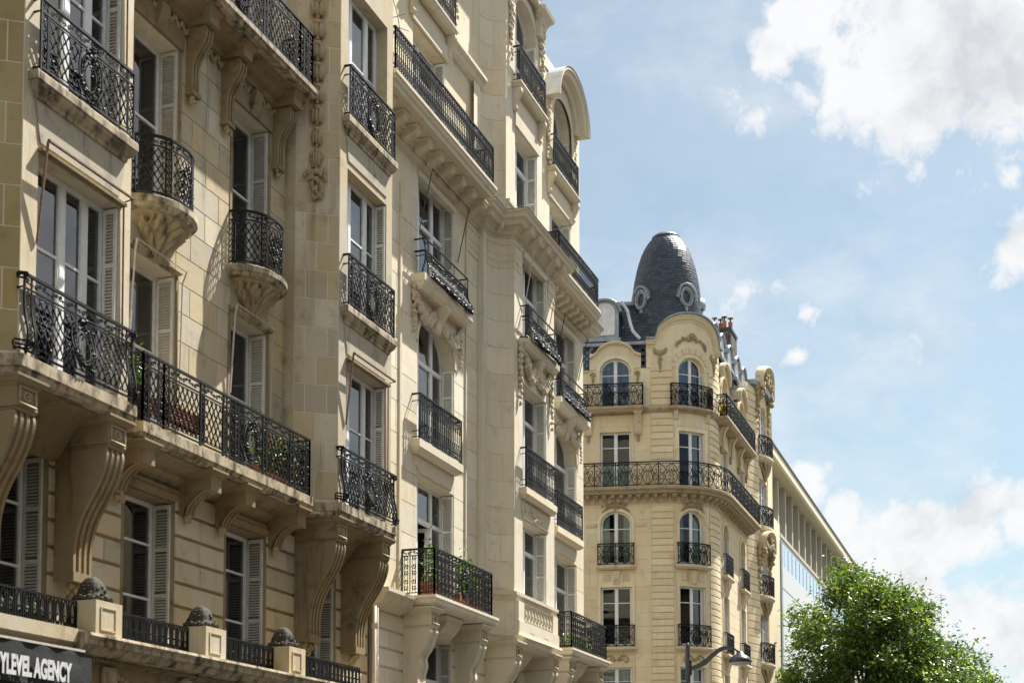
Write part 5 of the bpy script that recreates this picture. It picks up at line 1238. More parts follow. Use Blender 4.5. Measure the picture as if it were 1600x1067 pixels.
# ------------------------------------------------------------------ the domed corner building
def build_corner():
    B = thing('corner_building', 'ochre stone corner house with tall slate dome, rounded corner and wrought scroll balconies', 'building', (60.4, 15, 0))
    AX = (60.4, 15.0); RC = 2.4; a0 = math.radians(192); LA = RC*math.radians(78)
    n0 = (math.cos(a0), math.sin(a0)); e0 = (-math.sin(a0), math.cos(a0))
    def T(s, o, z):
        if s < 0: return (AX[0]+n0[0]*(RC+o)+e0[0]*s, AX[1]+n0[1]*(RC+o)+e0[1]*s, z)
        if s < LA:
            a = a0+s/RC; return (AX[0]+(RC+o)*math.cos(a), AX[1]+(RC+o)*math.sin(a), z)
        return (AX[0]+s-LA, AX[1]-RC-o, z)
    T.curved = True
    def run(a, b, p, st=.18, ends=True):
        n = max(1, int((b-a)/st)); r = [(a+(b-a)*i/n, p) for i in range(n+1)]
        return [(a, -.02)]+r+[(b, -.02)] if ends else r
    D = .26; cl = (-2.60, -1.28); cc = (.74, 2.04); cr = [(4.3, 5.5), (8.2, 9.4)]
    cols = [cl, cc]+cr
    def ops(z0, z1, rise=0): return [(a, b, z0, z1, rise) for a, b in cols]
    o2, o3, o4, o5, o6 = ops(6.1, 8.28), ops(9.18, 11.70), ops(12.66, 14.95, .55), ops(15.9, 18.36), ops(19.42, 21.55, .55)
    allops = o2+o3+o4+o5+o6
    m = MB(); wall(m, T, -9, 10.0, 0, 21.1, allops, D, o=-.012); w = m.build('wall', 'stone_corner', B)
    rust = ((-.44, .50), (2.36, 3.62), (9.72, 9.99))
    kwr = dict(gap=.042, proud=.05, ch=.012, o=-.012, mat='stone_corner')
    for a, b in rust[:2]:
        ashlar(w, 'C1', T, a, b, 6.0, 15.15, .285, 2., (), limit=140, **kwr); ashlar(w, 'C1', T, a, b, 15.95, 19.15, .30, 2., (), limit=140, **kwr); ashlar(w, 'C1', T, a, b, 19.45, 22.1, .30, 2., (), limit=140, **kwr)
    kwa = dict(gap=.010, proud=.014, ch=.003, o=-.012, mat='stone_corner')
    for a, b in ((-4.6, -.46), (.52, 2.34)):
        ashlar(w, 'C2', T, a, b, 6.0, 15.15, .56, 1.0, allops, limit=150, margin=.14, **kwa); ashlar(w, 'C2', T, a, b, 15.95, 19.1, .52, 1.0, allops, limit=150, margin=.10, **kwa)
    ashlar(w, 'C2', T, 3.64, 9.98, 6.0, 19.1, .56, 1.1, allops, limit=150, margin=.1, **kwa)
    ashlar(w, 'C2', T, -4.6, -.46, 19.45, 21.0, .5, 1.0, allops, limit=150, margin=.1, **kwa)
    # window surrounds, windows, sills with scroll railings
    for ci, (a, b) in enumerate(cols):
        c = (a+b)/2; near = ci < 2
        for k, op in enumerate((o2[ci], o3[ci], o4[ci], o5[ci], o6[ci])):
            cur = [('full', 1), None, ('sides', .28), ('half', .45) if ci == 0 else None, ('sides', .3)][k] if near else None
            window(B, T, op, D, lights=2, bars=(.74,) if k in (1, 3, 0) else (.68,), curtain=cur, fw=.06, glassm='glass_low' if k < 4 else 'glass_blue')
            shutter(B, T, op, D, 1, 'shutter_cream' if near else 'shutter_white')
            m = MB(); za, zb = op[2], op[3]-op[4]; e = .13
            m.box(T, a-e, a-.004, -.012, .035, za, zb, 1); m.box(T, b+.004, b+e, -.012, .035, za, zb, 1)
            if op[4]:
                n = 14; h = (b-a)/2
                m.loft([[T(c-(h+q)*math.cos(t), o, zb+(op[4]+q)*math.sin(t)) for q, o in ((.004, -.012), (.004, .05), (.10, .05), (.14, .03), (e, -.012))] for t in [PI*i/n for i in range(n+1)]])
            else: m.box(T, a-e, b+e, -.012, .035, zb, zb+.14, 4)
            m.build('window_surround', 'stone_corner', B)
        for zs, nm in ((12.60, 1), (9.12, 2)):
            m = MB(); slab(m, T, run(a-.16, b+.16, .24), [(.02, zs), (.03, zs-.02), (.03, zs-.09), (.0, zs-.12), (-.05, zs-.17)]); m.build('window_sill', 'stone_corner_trim', B)
            R = Rail(T, [(a-.10, .02)]+run(a-.10, b+.10, .20, ends=False)+[(b+.10, .02)], zs+.01, .92)
            l = R.cum; rail_arabesque(R, [(l[1], l[-2])], .70); R.mb.build('railing', 'iron', B)
            if near:
                m = MB()
                if nm == 1:
                    m.loft([[T(s, o, z) for s, o in ((c-w_, 0), (c-w_, .10), (c+w_, .10), (c+w_, 0))] for w_, z in ((.20, 12.40), (.19, 12.34), (.16, 12.30), (.12, 11.90), (.13, 11.84))]); m.box(T, c-.56, c-.24, .0, .03, 11.95, 12.25, 3); m.box(T, c+.24, c+.56, .0, .03, 11.95, 12.25, 3)
                    m.build('keystone_panel', 'stone_corner_trim', B)
                else:
                    rnd = random.Random(40+ci)
                    for sg in (1, -1):
                        m.tube([T(c+sg*x, .04, z) for x, z in spline([(.06, 8.62), (.22, 8.78), (.42, 8.74), (.50, 8.60), (.42, 8.50), (.34, 8.58)], 4)], .035, 5)
                    for k in range(12): m.blob(T(c+rnd.gauss(0, .12), .05, 8.62+rnd.gauss(0, .05)), .05, .04, .05)
                    m.build('cartouche', 'carving', B)
            else:
                m = MB(); m.prism(T, spline([(.22, zs-.17), (.20, zs-.35), (.12, zs-.55), (.10, zs-.7), (.03, zs-.9)], 3)+[(0, zs-.9), (0, zs-.17)], c-.30, c+.30); m.build('console', 'stone_corner_trim', B)
        # carving over the arched windows
        if near:
            m = MB(); rnd = random.Random(50+ci)
            for k in range(30): m.blob(T(c+rnd.gauss(0, .22), .06+rnd.random()*.03, 15.10+rnd.random()*.22-abs(rnd.gauss(0, .05))), .06, .05, .06, 5, 3)
            swag(m, T, [(c-.55, 14.92), (c-.3, 15.12), (c, 15.2), (c+.3, 15.12), (c+.55, 14.92)], .055, rnd); m.build('carved_crest', 'carving', B)
            for q0, q1 in ((a-.62, a-.16), (b+.16, b+.62)) if ci == 0 else ((b+.12, b+.32),):
                m = MB(); m.box(T, q0, q1, -.012, .05, 14.28, 14.42, 3); m.build('impost', 'stone_corner_trim', B)
    # main balcony with dentil cornice
    zs = 15.85
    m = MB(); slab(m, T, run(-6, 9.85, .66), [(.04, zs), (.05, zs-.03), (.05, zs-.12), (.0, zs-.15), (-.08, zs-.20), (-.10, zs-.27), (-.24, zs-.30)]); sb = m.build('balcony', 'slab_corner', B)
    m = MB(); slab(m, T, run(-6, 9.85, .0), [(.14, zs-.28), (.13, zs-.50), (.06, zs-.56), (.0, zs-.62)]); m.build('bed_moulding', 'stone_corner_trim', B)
    q = -4.2
    while q < 9.7:
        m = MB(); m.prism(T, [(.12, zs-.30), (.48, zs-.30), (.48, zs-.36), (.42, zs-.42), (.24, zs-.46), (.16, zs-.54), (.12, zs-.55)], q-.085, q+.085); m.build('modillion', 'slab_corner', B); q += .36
    R = Rail(T, run(-5.5, 9.80, .62, .15, False)+[(9.80, 0)], zs+.01, 1.02); rail_arabesque(R, [(0, R.cum[-2])], .88); R.mb.build('railing', 'iron', sb)
    # sixth-floor balconies
    zs = 19.36
    for (a, b, p) in ((-3.9, -.72, .46), (3.1, 9.9, .50)):
        m = MB(); slab(m, T, run(a, b, p), [(.03, zs), (.04, zs-.03), (.04, zs-.11), (.0, zs-.14), (-.05, zs-.22), (-.16, zs-.26)]); sb = m.build('balcony', 'slab_corner', B)
        R = Rail(T, [(a+.05, 0)]+run(a+.05, b-.05, p-.03, .2, False)+[(b-.05, 0)], zs+.01, .96); l = R.cum; rail_arabesque(R, [(0, l[1]), (l[1], l[-2]), (l[-2], l[-1])], .80); R.mb.build('railing', 'iron', sb)
    m = MB(); slab(m, T, run(-.70, 3.08, .10), [(.03, zs-.01), (.04, zs-.03), (.04, zs-.10), (.0, zs-.14), (-.06, zs-.22)]); m.build('string_course', 'slab_corner', B)
    m = MB(); slab(m, T, run(.36, 2.36, .26), [(.03, zs), (.04, zs-.02), (.04, zs-.09), (.0, zs-.12), (-.05, zs-.15)]); m.build('balcony', 'slab_corner', B)
    R = Rail(T, [(.40, 0)]+run(.40, 2.32, .24, .2, False)+[(2.32, 0)], zs+.01, .96); l = R.cum; rail_arabesque(R, [(0, l[1]), (l[1], l[-2]), (l[-2], l[-1])], .70); R.mb.build('railing', 'iron', B)
    for q in (-3.1, -.98, 3.9, 5.9, 7.8, 9.6):
        m = MB(); zt = zs-.20; pr = spline([(.34, zt), (.35, zt-.10), (.24, zt-.26), (.17, zt-.55), (.17, zt-.85), (.12, zt-.95)], 4); m.prism(T, pr+[(-.01, zt-.95), (-.01, zt)], q-.15, q+.15)
        for k in (-.15, -.03, .09): m.loft([[T(q+k+d, o, z) for o, z in [(o-.03, z) for o, z in pr]+[(o+.018, z) for o, z in reversed(pr)]] for d in (0, .06)])
        m.box(T, q-.20, q+.20, 0, .40, zt-.06, zt, 2); c_ = m.build('console', 'stone_corner_trim', B); lf = MB()
        for k in range(6): lf.blob(T(q, .08, zt-.98-k*.045), .12-.015*k, .07, .05)
        lf.build('leaf_pendant', 'carving', c_, smooth=True)
    for q in (.62, 2.2):
        m = MB(); m.prism(T, [(0, 19.2), (.16, 19.2), (.14, 19.05), (.06, 18.85), (0, 18.82)], q-.09, q+.09); m.build('console', 'stone_corner_trim', B)
    # shaped gable over the side window
    a, b = cl; c = (a+b)/2
    def low(q, x, z0): return max(z0, archz(q, x)) if q[0] <= x <= q[1] else z0
    def gable(sc, hw, z0, zs_, zt, o1, name):
        m = MB(); n = 22; top = []
        for i in range(n+1):
            x = -1+2*i/n; ax = abs(x)
            z = zs_+(zt-zs_)*math.sqrt(max(0, 1-(ax/.78)**2)) if ax < .76 else zs_+.20-(ax-.76)*.4
            top.append((sc+hw*x, z))
        q = (a, b, 19.42, 21.55, .55) if sc < 0 else (cc[0], cc[1], 19.42, 21.55, .55)
        for (x, zx), (y, zy) in zip(top, top[1:]):
            bx, by = low(q, x, z0), low(q, y, z0); m.loft([[T(x, o, z) for o, z in ((-.35, bx), (o1, bx), (o1, zx), (-.35, zx))], [T(y, o, z) for o, z in ((-.35, by), (o1, by), (o1, zy), (-.35, zy))]])
        g = m.build(name, 'stone_corner', B)
        m = MB(); m.loft([[T(x, o, z+dz) for o, dz in ((-.30, -.02), (o1+.10, -.10), (o1+.17, -.05), (o1+.17, .03), (-.30, .08))] for x, z in top]); m.build('coping', 'stone_corner_trim', g)
        return top
    gable(c, 1.10, 21.10, 21.55, 22.25, .03, 'gable')
    for q in (c-.95, c+.95):
        m = MB(); rnd = random.Random(int(q*10))
        m.tube([T(q+x, .05, z) for x, z in spiral(0, 20.85, .02, .13, 0, PI*3, 14)], .03, 5); drop(m, T, q, 20.72, 20.45, .07, rnd); m.build('volute', 'carving', B)
    # big segmental gable at the rounded corner
    g0, g1 = -.62, 3.30; gc = (g0+g1)/2; hw = (g1-g0)/2; n = 30; m = MB(); top = []
    for i in range(n+1):
        x = -1+2*i/n; ax = abs(x); z = 22.20+1.12*math.sqrt(max(0, 1-(ax/.80)**2)) if ax < .80 else 22.20
        top.append((gc+hw*x, z))
    for (x, zx), (y, zy) in zip(top, top[1:]): bx, by = low(o6[1], x, 21.1), low(o6[1], y, 21.1); m.loft([[T(x, o, z) for o, z in ((-.4, bx), (.02, bx), (.02, zx), (-.4, zx))], [T(y, o, z) for o, z in ((-.4, by), (.02, by), (.02, zy), (-.4, zy))]])
    g = m.build('gable', 'stone_corner', B)
    m = MB(); m.loft([[T(x, o, z+dz) for o, dz in ((-.3, -.2), (.05, -.24), (.07, -.16), (.16, -.12), (.20, -.04), (.24, -.02), (.24, .06), (-.3, .10))] for x, z in top]); m.build('coping', 'stone_corner', g)
    m = MB(); m.loft([[T(x, o, z+dz) for o, dz in ((-.9, .13), (.30, .065), (.32, .075), (.32, .13), (.2, .17), (-.9, .24))] for x, z in top]); m.build('flashing', 'zinc', g)
    m = MB(); rnd = random.Random(77); q = 1.39
    for k in range(9):
        t = PI*(k+.5)/9; m.blob(T(q+.20*math.cos(t), .06, 22.30+.22*math.sin(t)), .07, .05, .12, 6, 4)
    for k in range(46):
        t = PI*k/45; m.blob(T(q+.72*math.cos(t)+rnd.gauss(0, .03), .05, 22.02+.36*math.sin(t)+rnd.gauss(0, .03)), .06, .05, .06, 5, 3)
    m.build('shell_carving', 'carving', g)
    m = MB(); n2 = 14
    for i in range(7):
        t0, t1 = PI*(.12+.76*i/7)+.02, PI*(.12+.76*(i+1)/7)-.02
        m.loft([[T(q-(.66+k)*math.cos(t), o, 21.0+(.58+k)*math.sin(t)) for k, o in ((.15, .02), (.15, .06), (.40, .06), (.40, .02))] for t in (t0, (t0+t1)/2, t1)])
    m.build('voussoirs', 'stone_corner', g)
    for qq in (-.03, 2.75):
        m = MB(); swag(m, T, [(qq-.24, 21.9), (qq-.2, 21.75), (qq, 21.68), (qq+.2, 21.75), (qq+.24, 21.9)], .07, rnd, o=.06); drop(m, T, qq, 21.7, 20.9, .12, rnd, o=.05); m.build('carved_drop', 'carving', B)
    # stone dormers over the street side
    for (a, b) in cr:
        c = (a+b)/2; m = MB(); n = 16
        tp = [(c-.85*math.cos(PI*i/n), 21.5+.72*math.sin(PI*i/n)) for i in range(n+1)]
        for (x, zx), (y, zy) in zip(tp, tp[1:]): q_ = (a, b, 19.42, 21.55, .55); bx, by = low(q_, x, 21.0), low(q_, y, 21.0); m.loft([[T(x, o, z) for o, z in ((-.4, bx), (.02, bx), (.02, zx), (-.4, zx))], [T(y, o, z) for o, z in ((-.4, by), (.02, by), (.02, zy), (-.4, zy))]])
        g = m.build('gable', 'stone_corner', B); m = MB(); m.loft([[T(x, o, z+dz) for o, dz in ((-.7, -.02), (.10, -.12), (.20, -.04), (.20, .05), (-.7, .08))] for x, z in tp]); m.build('coping', 'stone_corner_trim', g)
    # roofs
    m = MB(); m.loft([[T(s, o, z) for o, z in ((.06, 20.98), (.10, 21.06), (-.05, 21.12), (-.3, 21.1))] for s, _ in run(-9, -3.06, 0, .5, False)]); m.build('eaves', 'stone_corner_trim', B)
    def slates(T2, s0, s1, prof, name, th=.16, tw=.24):
        m = MB(); L_ = [0.]
        for (o, z), (p, y) in zip(prof, prof[1:]): L_.append(L_[-1]+math.hypot(p-o, y-z))
        def at(d):
            k = 0
            while k < len(L_)-2 and d > L_[k+1]: k += 1
            t = (d-L_[k])/(L_[k+1]-L_[k]); return (prof[k][0]+(prof[k+1][0]-prof[k][0])*t, prof[k][1]+(prof[k+1][1]-prof[k][1])*t)
        rows = int(L_[-1]/th)
        for r in range(rows):
            (o, z), (p, y) = at(r*th), at(min(L_[-1], (r+1)*th+.03)); n = int((s1-s0)/tw)
            for i in range(n):
                x = s0+(i+(.5 if r % 2 else 0))*(s1-s0)/n; x2 = min(s1, x+(s1-s0)/n-.008)
                if x2 > x: m.quad(T2(x, o+.022, z+.008), T2(x2, o+.022, z+.008), T2(x2, p, y), T2(x, p, y))
        m.build(name, 'slate', B, kind='stuff')
    slates(T, -6, -3.04, [(-.06, 21.1), (-.22, 21.7), (-.36, 22.25)], 'slates'); slates(T, -.84, -.55, [(-.06, 21.1), (-.22, 21.7), (-.36, 22.25)], 'slates', tw=.15); slates(T, -3.04, -.84, [(-.36, 21.6), (-.40, 22.25)], 'slates'); slates(T, -6, .2, [(-.85, 22.45), (-1.15, 23.4), (-1.7, 24.5)], 'slates')
    for q0, q1 in ((2.9, 4.0), (5.8, 7.9), (9.7, 10)): slates(T, q0, q1, [(-.06, 21.1), (-.22, 21.7), (-.40, 22.4)], 'slates', tw=.2)
    slates(T, 2.9, 10, [(-.42, 22.3), (-.9, 23.5)], 'slates')
    m = MB(); m.loft([[T(s, o, z) for o, z in ((-.30, 22.20), (-.22, 22.22), (-.24, 22.36), (-.55, 22.44), (-.95, 22.50), (-.95, 22.3))] for s, _ in run(-6, -.35, 0, .5, False)]); m.build('zinc_gutter', 'zinc', B)
    m = MB(); m.loft([[T(s, o, z) for o, z in ((-1.55, 24.46), (-1.6, 24.62), (-4.5, 24.8), (-4.5, 24.4))] for s, _ in run(-6, -.2, 0, .5, False)]); m.build('roof', 'zinc', B)
    m = MB(); m.loft([[T(s, o, z) for o, z in ((-.85, 23.4), (-.88, 23.55), (-5., 24.0), (-5., 23.4))] for s, _ in run(3.0, 15.5, 0, .5, False)]); m.build('roof', 'zinc', B)
    def dormer(T2, c, hw, z0, zsp, o1, ob, nm='zinc_dormer', dark=False):
        m = MB(); n = 14
        arcp = [(c-(hw)*math.cos(PI*i/n), zsp+hw*.85*math.sin(PI*i/n)) for i in range(n+1)]
        pts = [(c-hw, z0)]+arcp+[(c+hw, z0)]
        m.loft([[T2(s, o1, z) for s, z in pts], [T2(s, ob, z) for s, z in pts]]); d = m.build(nm, 'zinc', B)
        hood = [(c-(hw+.02)*math.cos(PI*i/n), zsp+(hw+.02)*.85*math.sin(PI*i/n)) for i in range(n+1)]
        m = MB(); m.loft([[T2(c+(s-c)*k, o, zsp+(z-zsp)*k) for k, o in ((.98, o1), (1.0, o1+.10), (1.16, o1+.13), (1.22, o1+.07), (1.2, ob))] for s, z in hood]); m.build('hood', 'zinc', d)
        w_ = hw*.68; op = (c-w_, c+w_, z0+.32, zsp+w_*.95, w_*.85)
        def T3(s, o, z): return T2(s, o+o1+.05, z)
        T3.curved = False
        m = MB(); q = [(c-w_, z0+.32)]+[(c-w_*math.cos(PI*i/n), zsp+.02+w_*.85*math.sin(PI*i/n)) for i in range(n+1)]+[(c+w_, z0+.32)]
        m.loft([[T2(s, o1+.004, z) for s, z in q], [T2(s, o1+.012, z) for s, z in q]]); wn_ = m.build('pane', 'curtain_white' if dark else 'glass_blue', d)
        m = MB(); m.tube([T2(s, o1+.02, z) for s, z in q+[q[0]]], .028, 4); m.tube([T2(c, o1+.02, z0+.32), T2(c, o1+.02, zsp+w_*.85)], .022, 4); m.tube([T2(c-w_, o1+.02, zsp), T2(c+w_, o1+.02, zsp)], .012, 4) if not dark else None
        m.build('frame', 'white_paint', d)
        m = MB(); m.loft([[T2(s, o, z0+dz) for s, o in ((c-hw-.1, o1-.1), (c-hw-.1, o1+.14), (c+hw+.1, o1+.14), (c+hw+.1, o1-.1))] for dz in (.0, .14)]); m.build('sill', 'zinc', d)
    dormer(T, -2.42, .60, 22.48, 23.78, -.55, -2.2, dark=True)
    for i, s in enumerate((3.4, 4.9, 6.6, 8.3, 9.9)): dormer(T, s, .46, 22.4, 23.15, -.10, -1.2)
    m = MB(); m.tube([T(-1.72, -.9, 24.35), T(-1.45, -.72, 23.9), T(-1.32, -.60, 23.3), T(-1.20, -.55, 22.9), T(-.9, -.5, 22.55)], .075, 6); m.build('lead_flashing', 'zinc_white', B)
    m = MB(); p = T(-2.9, -1.8, 24.6); m.tube([p, (p[0], p[1], 25.55)], .05, 6); m.tube([(p[0], p[1], 25.5), (p[0], p[1], 25.62)], .10, 6); m.build('vent_pipe', 'dark_rod', B)
    # dome
    AD = (AX[0]+.06, AX[1]-.17)
    prof = spline([(1.50, 22.0), (1.54, 23.2), (1.54, 24.1), (1.50, 25.0), (1.40, 25.75), (1.25, 26.4), (1.05, 26.98), (.82, 27.40), (.56, 27.70)], 12)
    m = MB(); LL = 0; th = .124
    acc = [0.]
    for (r, z), (q, y) in zip(prof, prof[1:]): acc.append(acc[-1]+math.hypot(q-r, y-z))
    def at(d):
        k = 0
        while k < len(acc)-2 and d > acc[k+1]: k += 1
        t = (d-acc[k])/(acc[k+1]-acc[k]); return (prof[k][0]+(prof[k+1][0]-prof[k][0])*t, prof[k][1]+(prof[k+1][1]-prof[k][1])*t)
    rows = int(acc[-1]/th)
    for r in range(rows):
        (r0, z0), (r1, z1) = at(r*th), at(min(acc[-1], (r+1)*th+.02)); n = max(14, int(2*PI*r0/.23))
        for i in range(n):
            t0 = 2*PI*(i+(.5 if r % 2 else 0))/n; t1 = t0+2*PI/n-.006/r0; j = random.uniform(.006, .016)
            ra, rb = r0+j, r0+random.uniform(.006, .016)
            m.add([(AD[0]+rr*math.cos(t), AD[1]+rr*math.sin(t), z) for rr, t, z in ((ra, t0, z0), (rb, t1, z0), (r1, t1, z1), (r1, t0, z1), (r0-.01, t0, z0), (r0-.01, t1, z0))], [(0, 1, 2, 3), (0, 4, 5, 1)])
    dm = m.build('dome', 'slate', B, kind='stuff')
    m = MB(); m.lathe(AD, [(r-.012, z) for r, z in prof], 40); m.build('dome_shell', 'slate', dm, smooth=True)
    m = MB(); m.lathe(AD, [(.56, 27.66), (.63, 27.68), (.63, 27.72), (.57, 27.75), (.54, 27.80), (.46, 27.84), (.25, 27.88), (.12, 27.88), (.10, 27.94), (.12, 27.98), (.0, 28.04)], 24); m.build('dome_cap', 'zinc', dm, smooth=False)
    # bull's-eye windows
    for an in (149, 228, 307):
        t = math.radians(an); z = 24.55; nx, ny = math.cos(t), math.sin(t); rb = 1.47
        def E(s, o, zz, t=t): return (AD[0]+nx_(t)*(rb+o)-ny_(t)*s, AD[1]+ny_(t)*(rb+o)+nx_(t)*s, zz)
        nx_, ny_ = math.cos, math.sin
        m = MB(); n = 22
        ring = lambda a, b, o, dz=0: [E(a*math.cos(2*PI*i/n), o, z+dz+b*math.sin(2*PI*i/n)) for i in range(n)]
        m.loft([ring(.36, .46, -.2), ring(.36, .46, .10), ring(.33, .43, .16), ring(.27, .37, .16), ring(.25, .34, .12), ring(.21, .30, .13), ring(.19, .27, .08), ring(.19, .27, -.1)], cap=False)
        m.loft([[E(.46*math.cos(u)*k, o, z+.04+.54*math.sin(u)*k) for k, o in ((.80, .0), (.82, .17), (.92, .24), (1.02, .22), (1.04, .12), (1.0, -.25))] for u in [-.15+(PI+.3)*i/16 for i in range(17)]])
        for sg in (-1, 1): m.blob(E(sg*.46, .12, z-.06), .09, .09, .09)
        m.loft([ring(.10, .10, .02, -.5), ring(.06, .10, .12, -.5)]); m.blob(E(0, .08, z-.55), .09, .09, .10)
        e_ = m.build('bulls_eye_window', 'zinc', B)
        m = MB(); m.loft([ring(.20, .28, .03), ring(.20, .28, .04)]); m.build('pane', 'glass_blue', e_)
        m = MB(); m.loft([ring(.21, .29, -.06), ring(.21, .29, -.05)]); m.build('backing', 'curtain_white', e_)
    # chimney stack
    m = MB(); C0 = (72.0, 14.6); ct = MB()
    def cb(s, o, z): return (C0[0]+s, C0[1]-o, z)
    m.box(cb, -.8, .8, -.5, .5, 21.5, 27.1); ch = m.build('chimney', 'mortar', B); br = MB()
    for r in range(44):
        z = 22.6+r*.102
        for face in range(2):
            Lw = 1.0 if face == 0 else 1.6; n = int(Lw/.22)
            for i in range(n+1):
                u0 = max(-Lw/2, -Lw/2+(i-(.5 if r % 2 else 0))*.22); u1 = min(Lw/2, u0+.205)
                if u1-u0 < .03: continue
                if face == 0: br.box(lambda s, o, z: cb(-.8-o, s, z), u0, u1, -.01, .014, z, z+.085)
                else: br.box(cb, u0, u1, .49, .514, z, z+.085)
    br.build('bricks', 'brick', ch, kind='stuff')
    m = MB(); m.box(cb, -.86, .86, -.56, .56, 27.06, 27.2); m.build('chimney_cap', 'iron_grey', ch)
    for i in range(4):
        m = MB(); P = cb(-.5+.3*(i % 2), -.38+i*.255, 0); m.lathe(P[:2], [(.11, 27.2), (.11, 27.62), (.125, 27.64), (.1, 27.66)], 12); pt = m.build('chimney_pot', 'terracotta', ch, smooth=True)
        m = MB(); m.lathe(P[:2], [(.04, 27.6), (.04, 27.82), (.16, 27.84), (.16, 27.87), (.0, 27.92)], 12); m.build('cowl', 'dark_rod', pt)
    # --- bowed bay on the street side
    bc = (69.63, 19.70); br_ = 7.55; ba = math.radians(20.1); TBw = arc(bc, br_, 1.5*PI-ba, 1); LB_ = 2*ba*br_; mid = LB_/2
    bops = [(mid-1.05, mid+1.05, a, b, r) for a, b, r in ((6.2, 8.3, 0), (9.6, 11.9, 0), (12.9, 15.0, .5), (16.3, 18.6, 0), (19.8, 22.3, .7))]
    m = MB(); wall(m, TBw, 0, LB_, 0, 23.0, bops, .25, o=-.012); wb = m.build('bow_wall', 'stone_corner', B)
    ashlar(wb, 'C3', TBw, .0, mid-1.2, 6.0, 22.9, .36, 2.5, (), limit=60, **kwr); ashlar(wb, 'C3', TBw, mid+1.2, LB_, 6, 22.9, .36, 2.5, (), limit=30, **kwr)
    for op in bops:
        window(B, TBw, op, .25, lights=2, bars=(.7,)); shutter(B, TBw, op, .25, 1, 'shutter_white')
    for zs in (9.5, 12.8, 16.2, 19.7):
        pth = [(mid-1.25+2.5*i/12, .04+.34*math.sin(PI*i/12)**.6) for i in range(13)]
        m = MB(); slab(m, TBw, [(mid-1.25, -.02)]+pth+[(mid+1.25, -.02)], [(.03, zs), (.04, zs-.10), (.0, zs-.14), (-.06, zs-.22), (-.12, zs-.26)]); sb = m.build('bow_balcony', 'stone_corner_trim', B)
        R = Rail(TBw, pth, zs+.01, .95); rail_arabesque(R, [(0, R.L)], .7); R.mb.build('railing', 'iron', sb)
        corbel_leaf(sb, TBw, mid, 1.1, .30, zs-.24, zs-1.15)
    def canopy(zt, w_, nm, rise=.75):
        m = MB(); n = 18
        tp = [(mid-w_*math.cos(PI*i/n), zt-rise+rise*math.sin(PI*i/n)**.8) for i in range(n+1)]
        m.loft([[TBw(s, o, z+dz) for o, dz in ((-.02, -.25), (.20, -.22), (.38, -.08), (.44, 0), (.42, .07), (-.02, .14))] for s, z in tp]); c_ = m.build(nm, 'stone_corner_trim', B)
        m = MB(); rnd = random.Random(int(zt*10))
        for k in range(70):
            s = mid+rnd.uniform(-1, 1)*w_*.95; t = abs(s-mid)/w_; m.blob(TBw(s, .12+rnd.random()*.2, zt-.25-rise*t*t-rnd.random()*.55), .13, .10, .13, 5, 3)
        m.build('cartouche_carving', 'carving', c_)
        for sg in (-1, 1): m = MB(); drop(m, TBw, mid+sg*w_*.98, zt-rise-.1, zt-rise-2.2, .26, rnd, o=.10); m.build('carved_drop', 'carving', c_)
    canopy(16.0, 1.4, 'carved_canopy'); canopy(24.2, 1.5, 'bow_pediment', 1.1)
    m = MB(); n = 16; m.loft([[TBw(mid-2.2+4.4*i/n, o, z) for o, z in ((.2, 22.95), (.25, 23.15), (-2.5, 23.4), (-2.5, 22.9))] for i in range(n+1)]); m.build('bow_roof', 'zinc', B)
    # street side past the bow, back walls
    m = MB(); m.quad((72.1, 12.6, 0), (74.5, 12.6, 0), (74.5, 12.6, 21), (72.1, 12.6, 21)); m.quad((74.5, 12.6, 0), (74.5, 26, 0), (74.5, 26, 23.5), (74.5, 12.6, 23.5)); m.build('side_wall', 'stone_corner', B)
    return T
CT = build_corner()
planter('pot_plant', 'bright yellow-green plant on the upper scroll balcony beside the rounded corner', 'plant', CT, 3.15, 3.9, .15, .42, 19.38, 'leaf_yellow', 320, .14, .40, box='terracotta', seed=21, h=.14)
planter('flower_box', 'tiny box of red flowers at the far end of the long scroll balcony', 'flower box', CT, 9.0, 9.6, .35, .55, 16.5, 'leaf_pot', 60, .12, .3, petals=(('petal_red', 14),), box='box_wood', seed=22, h=.16)
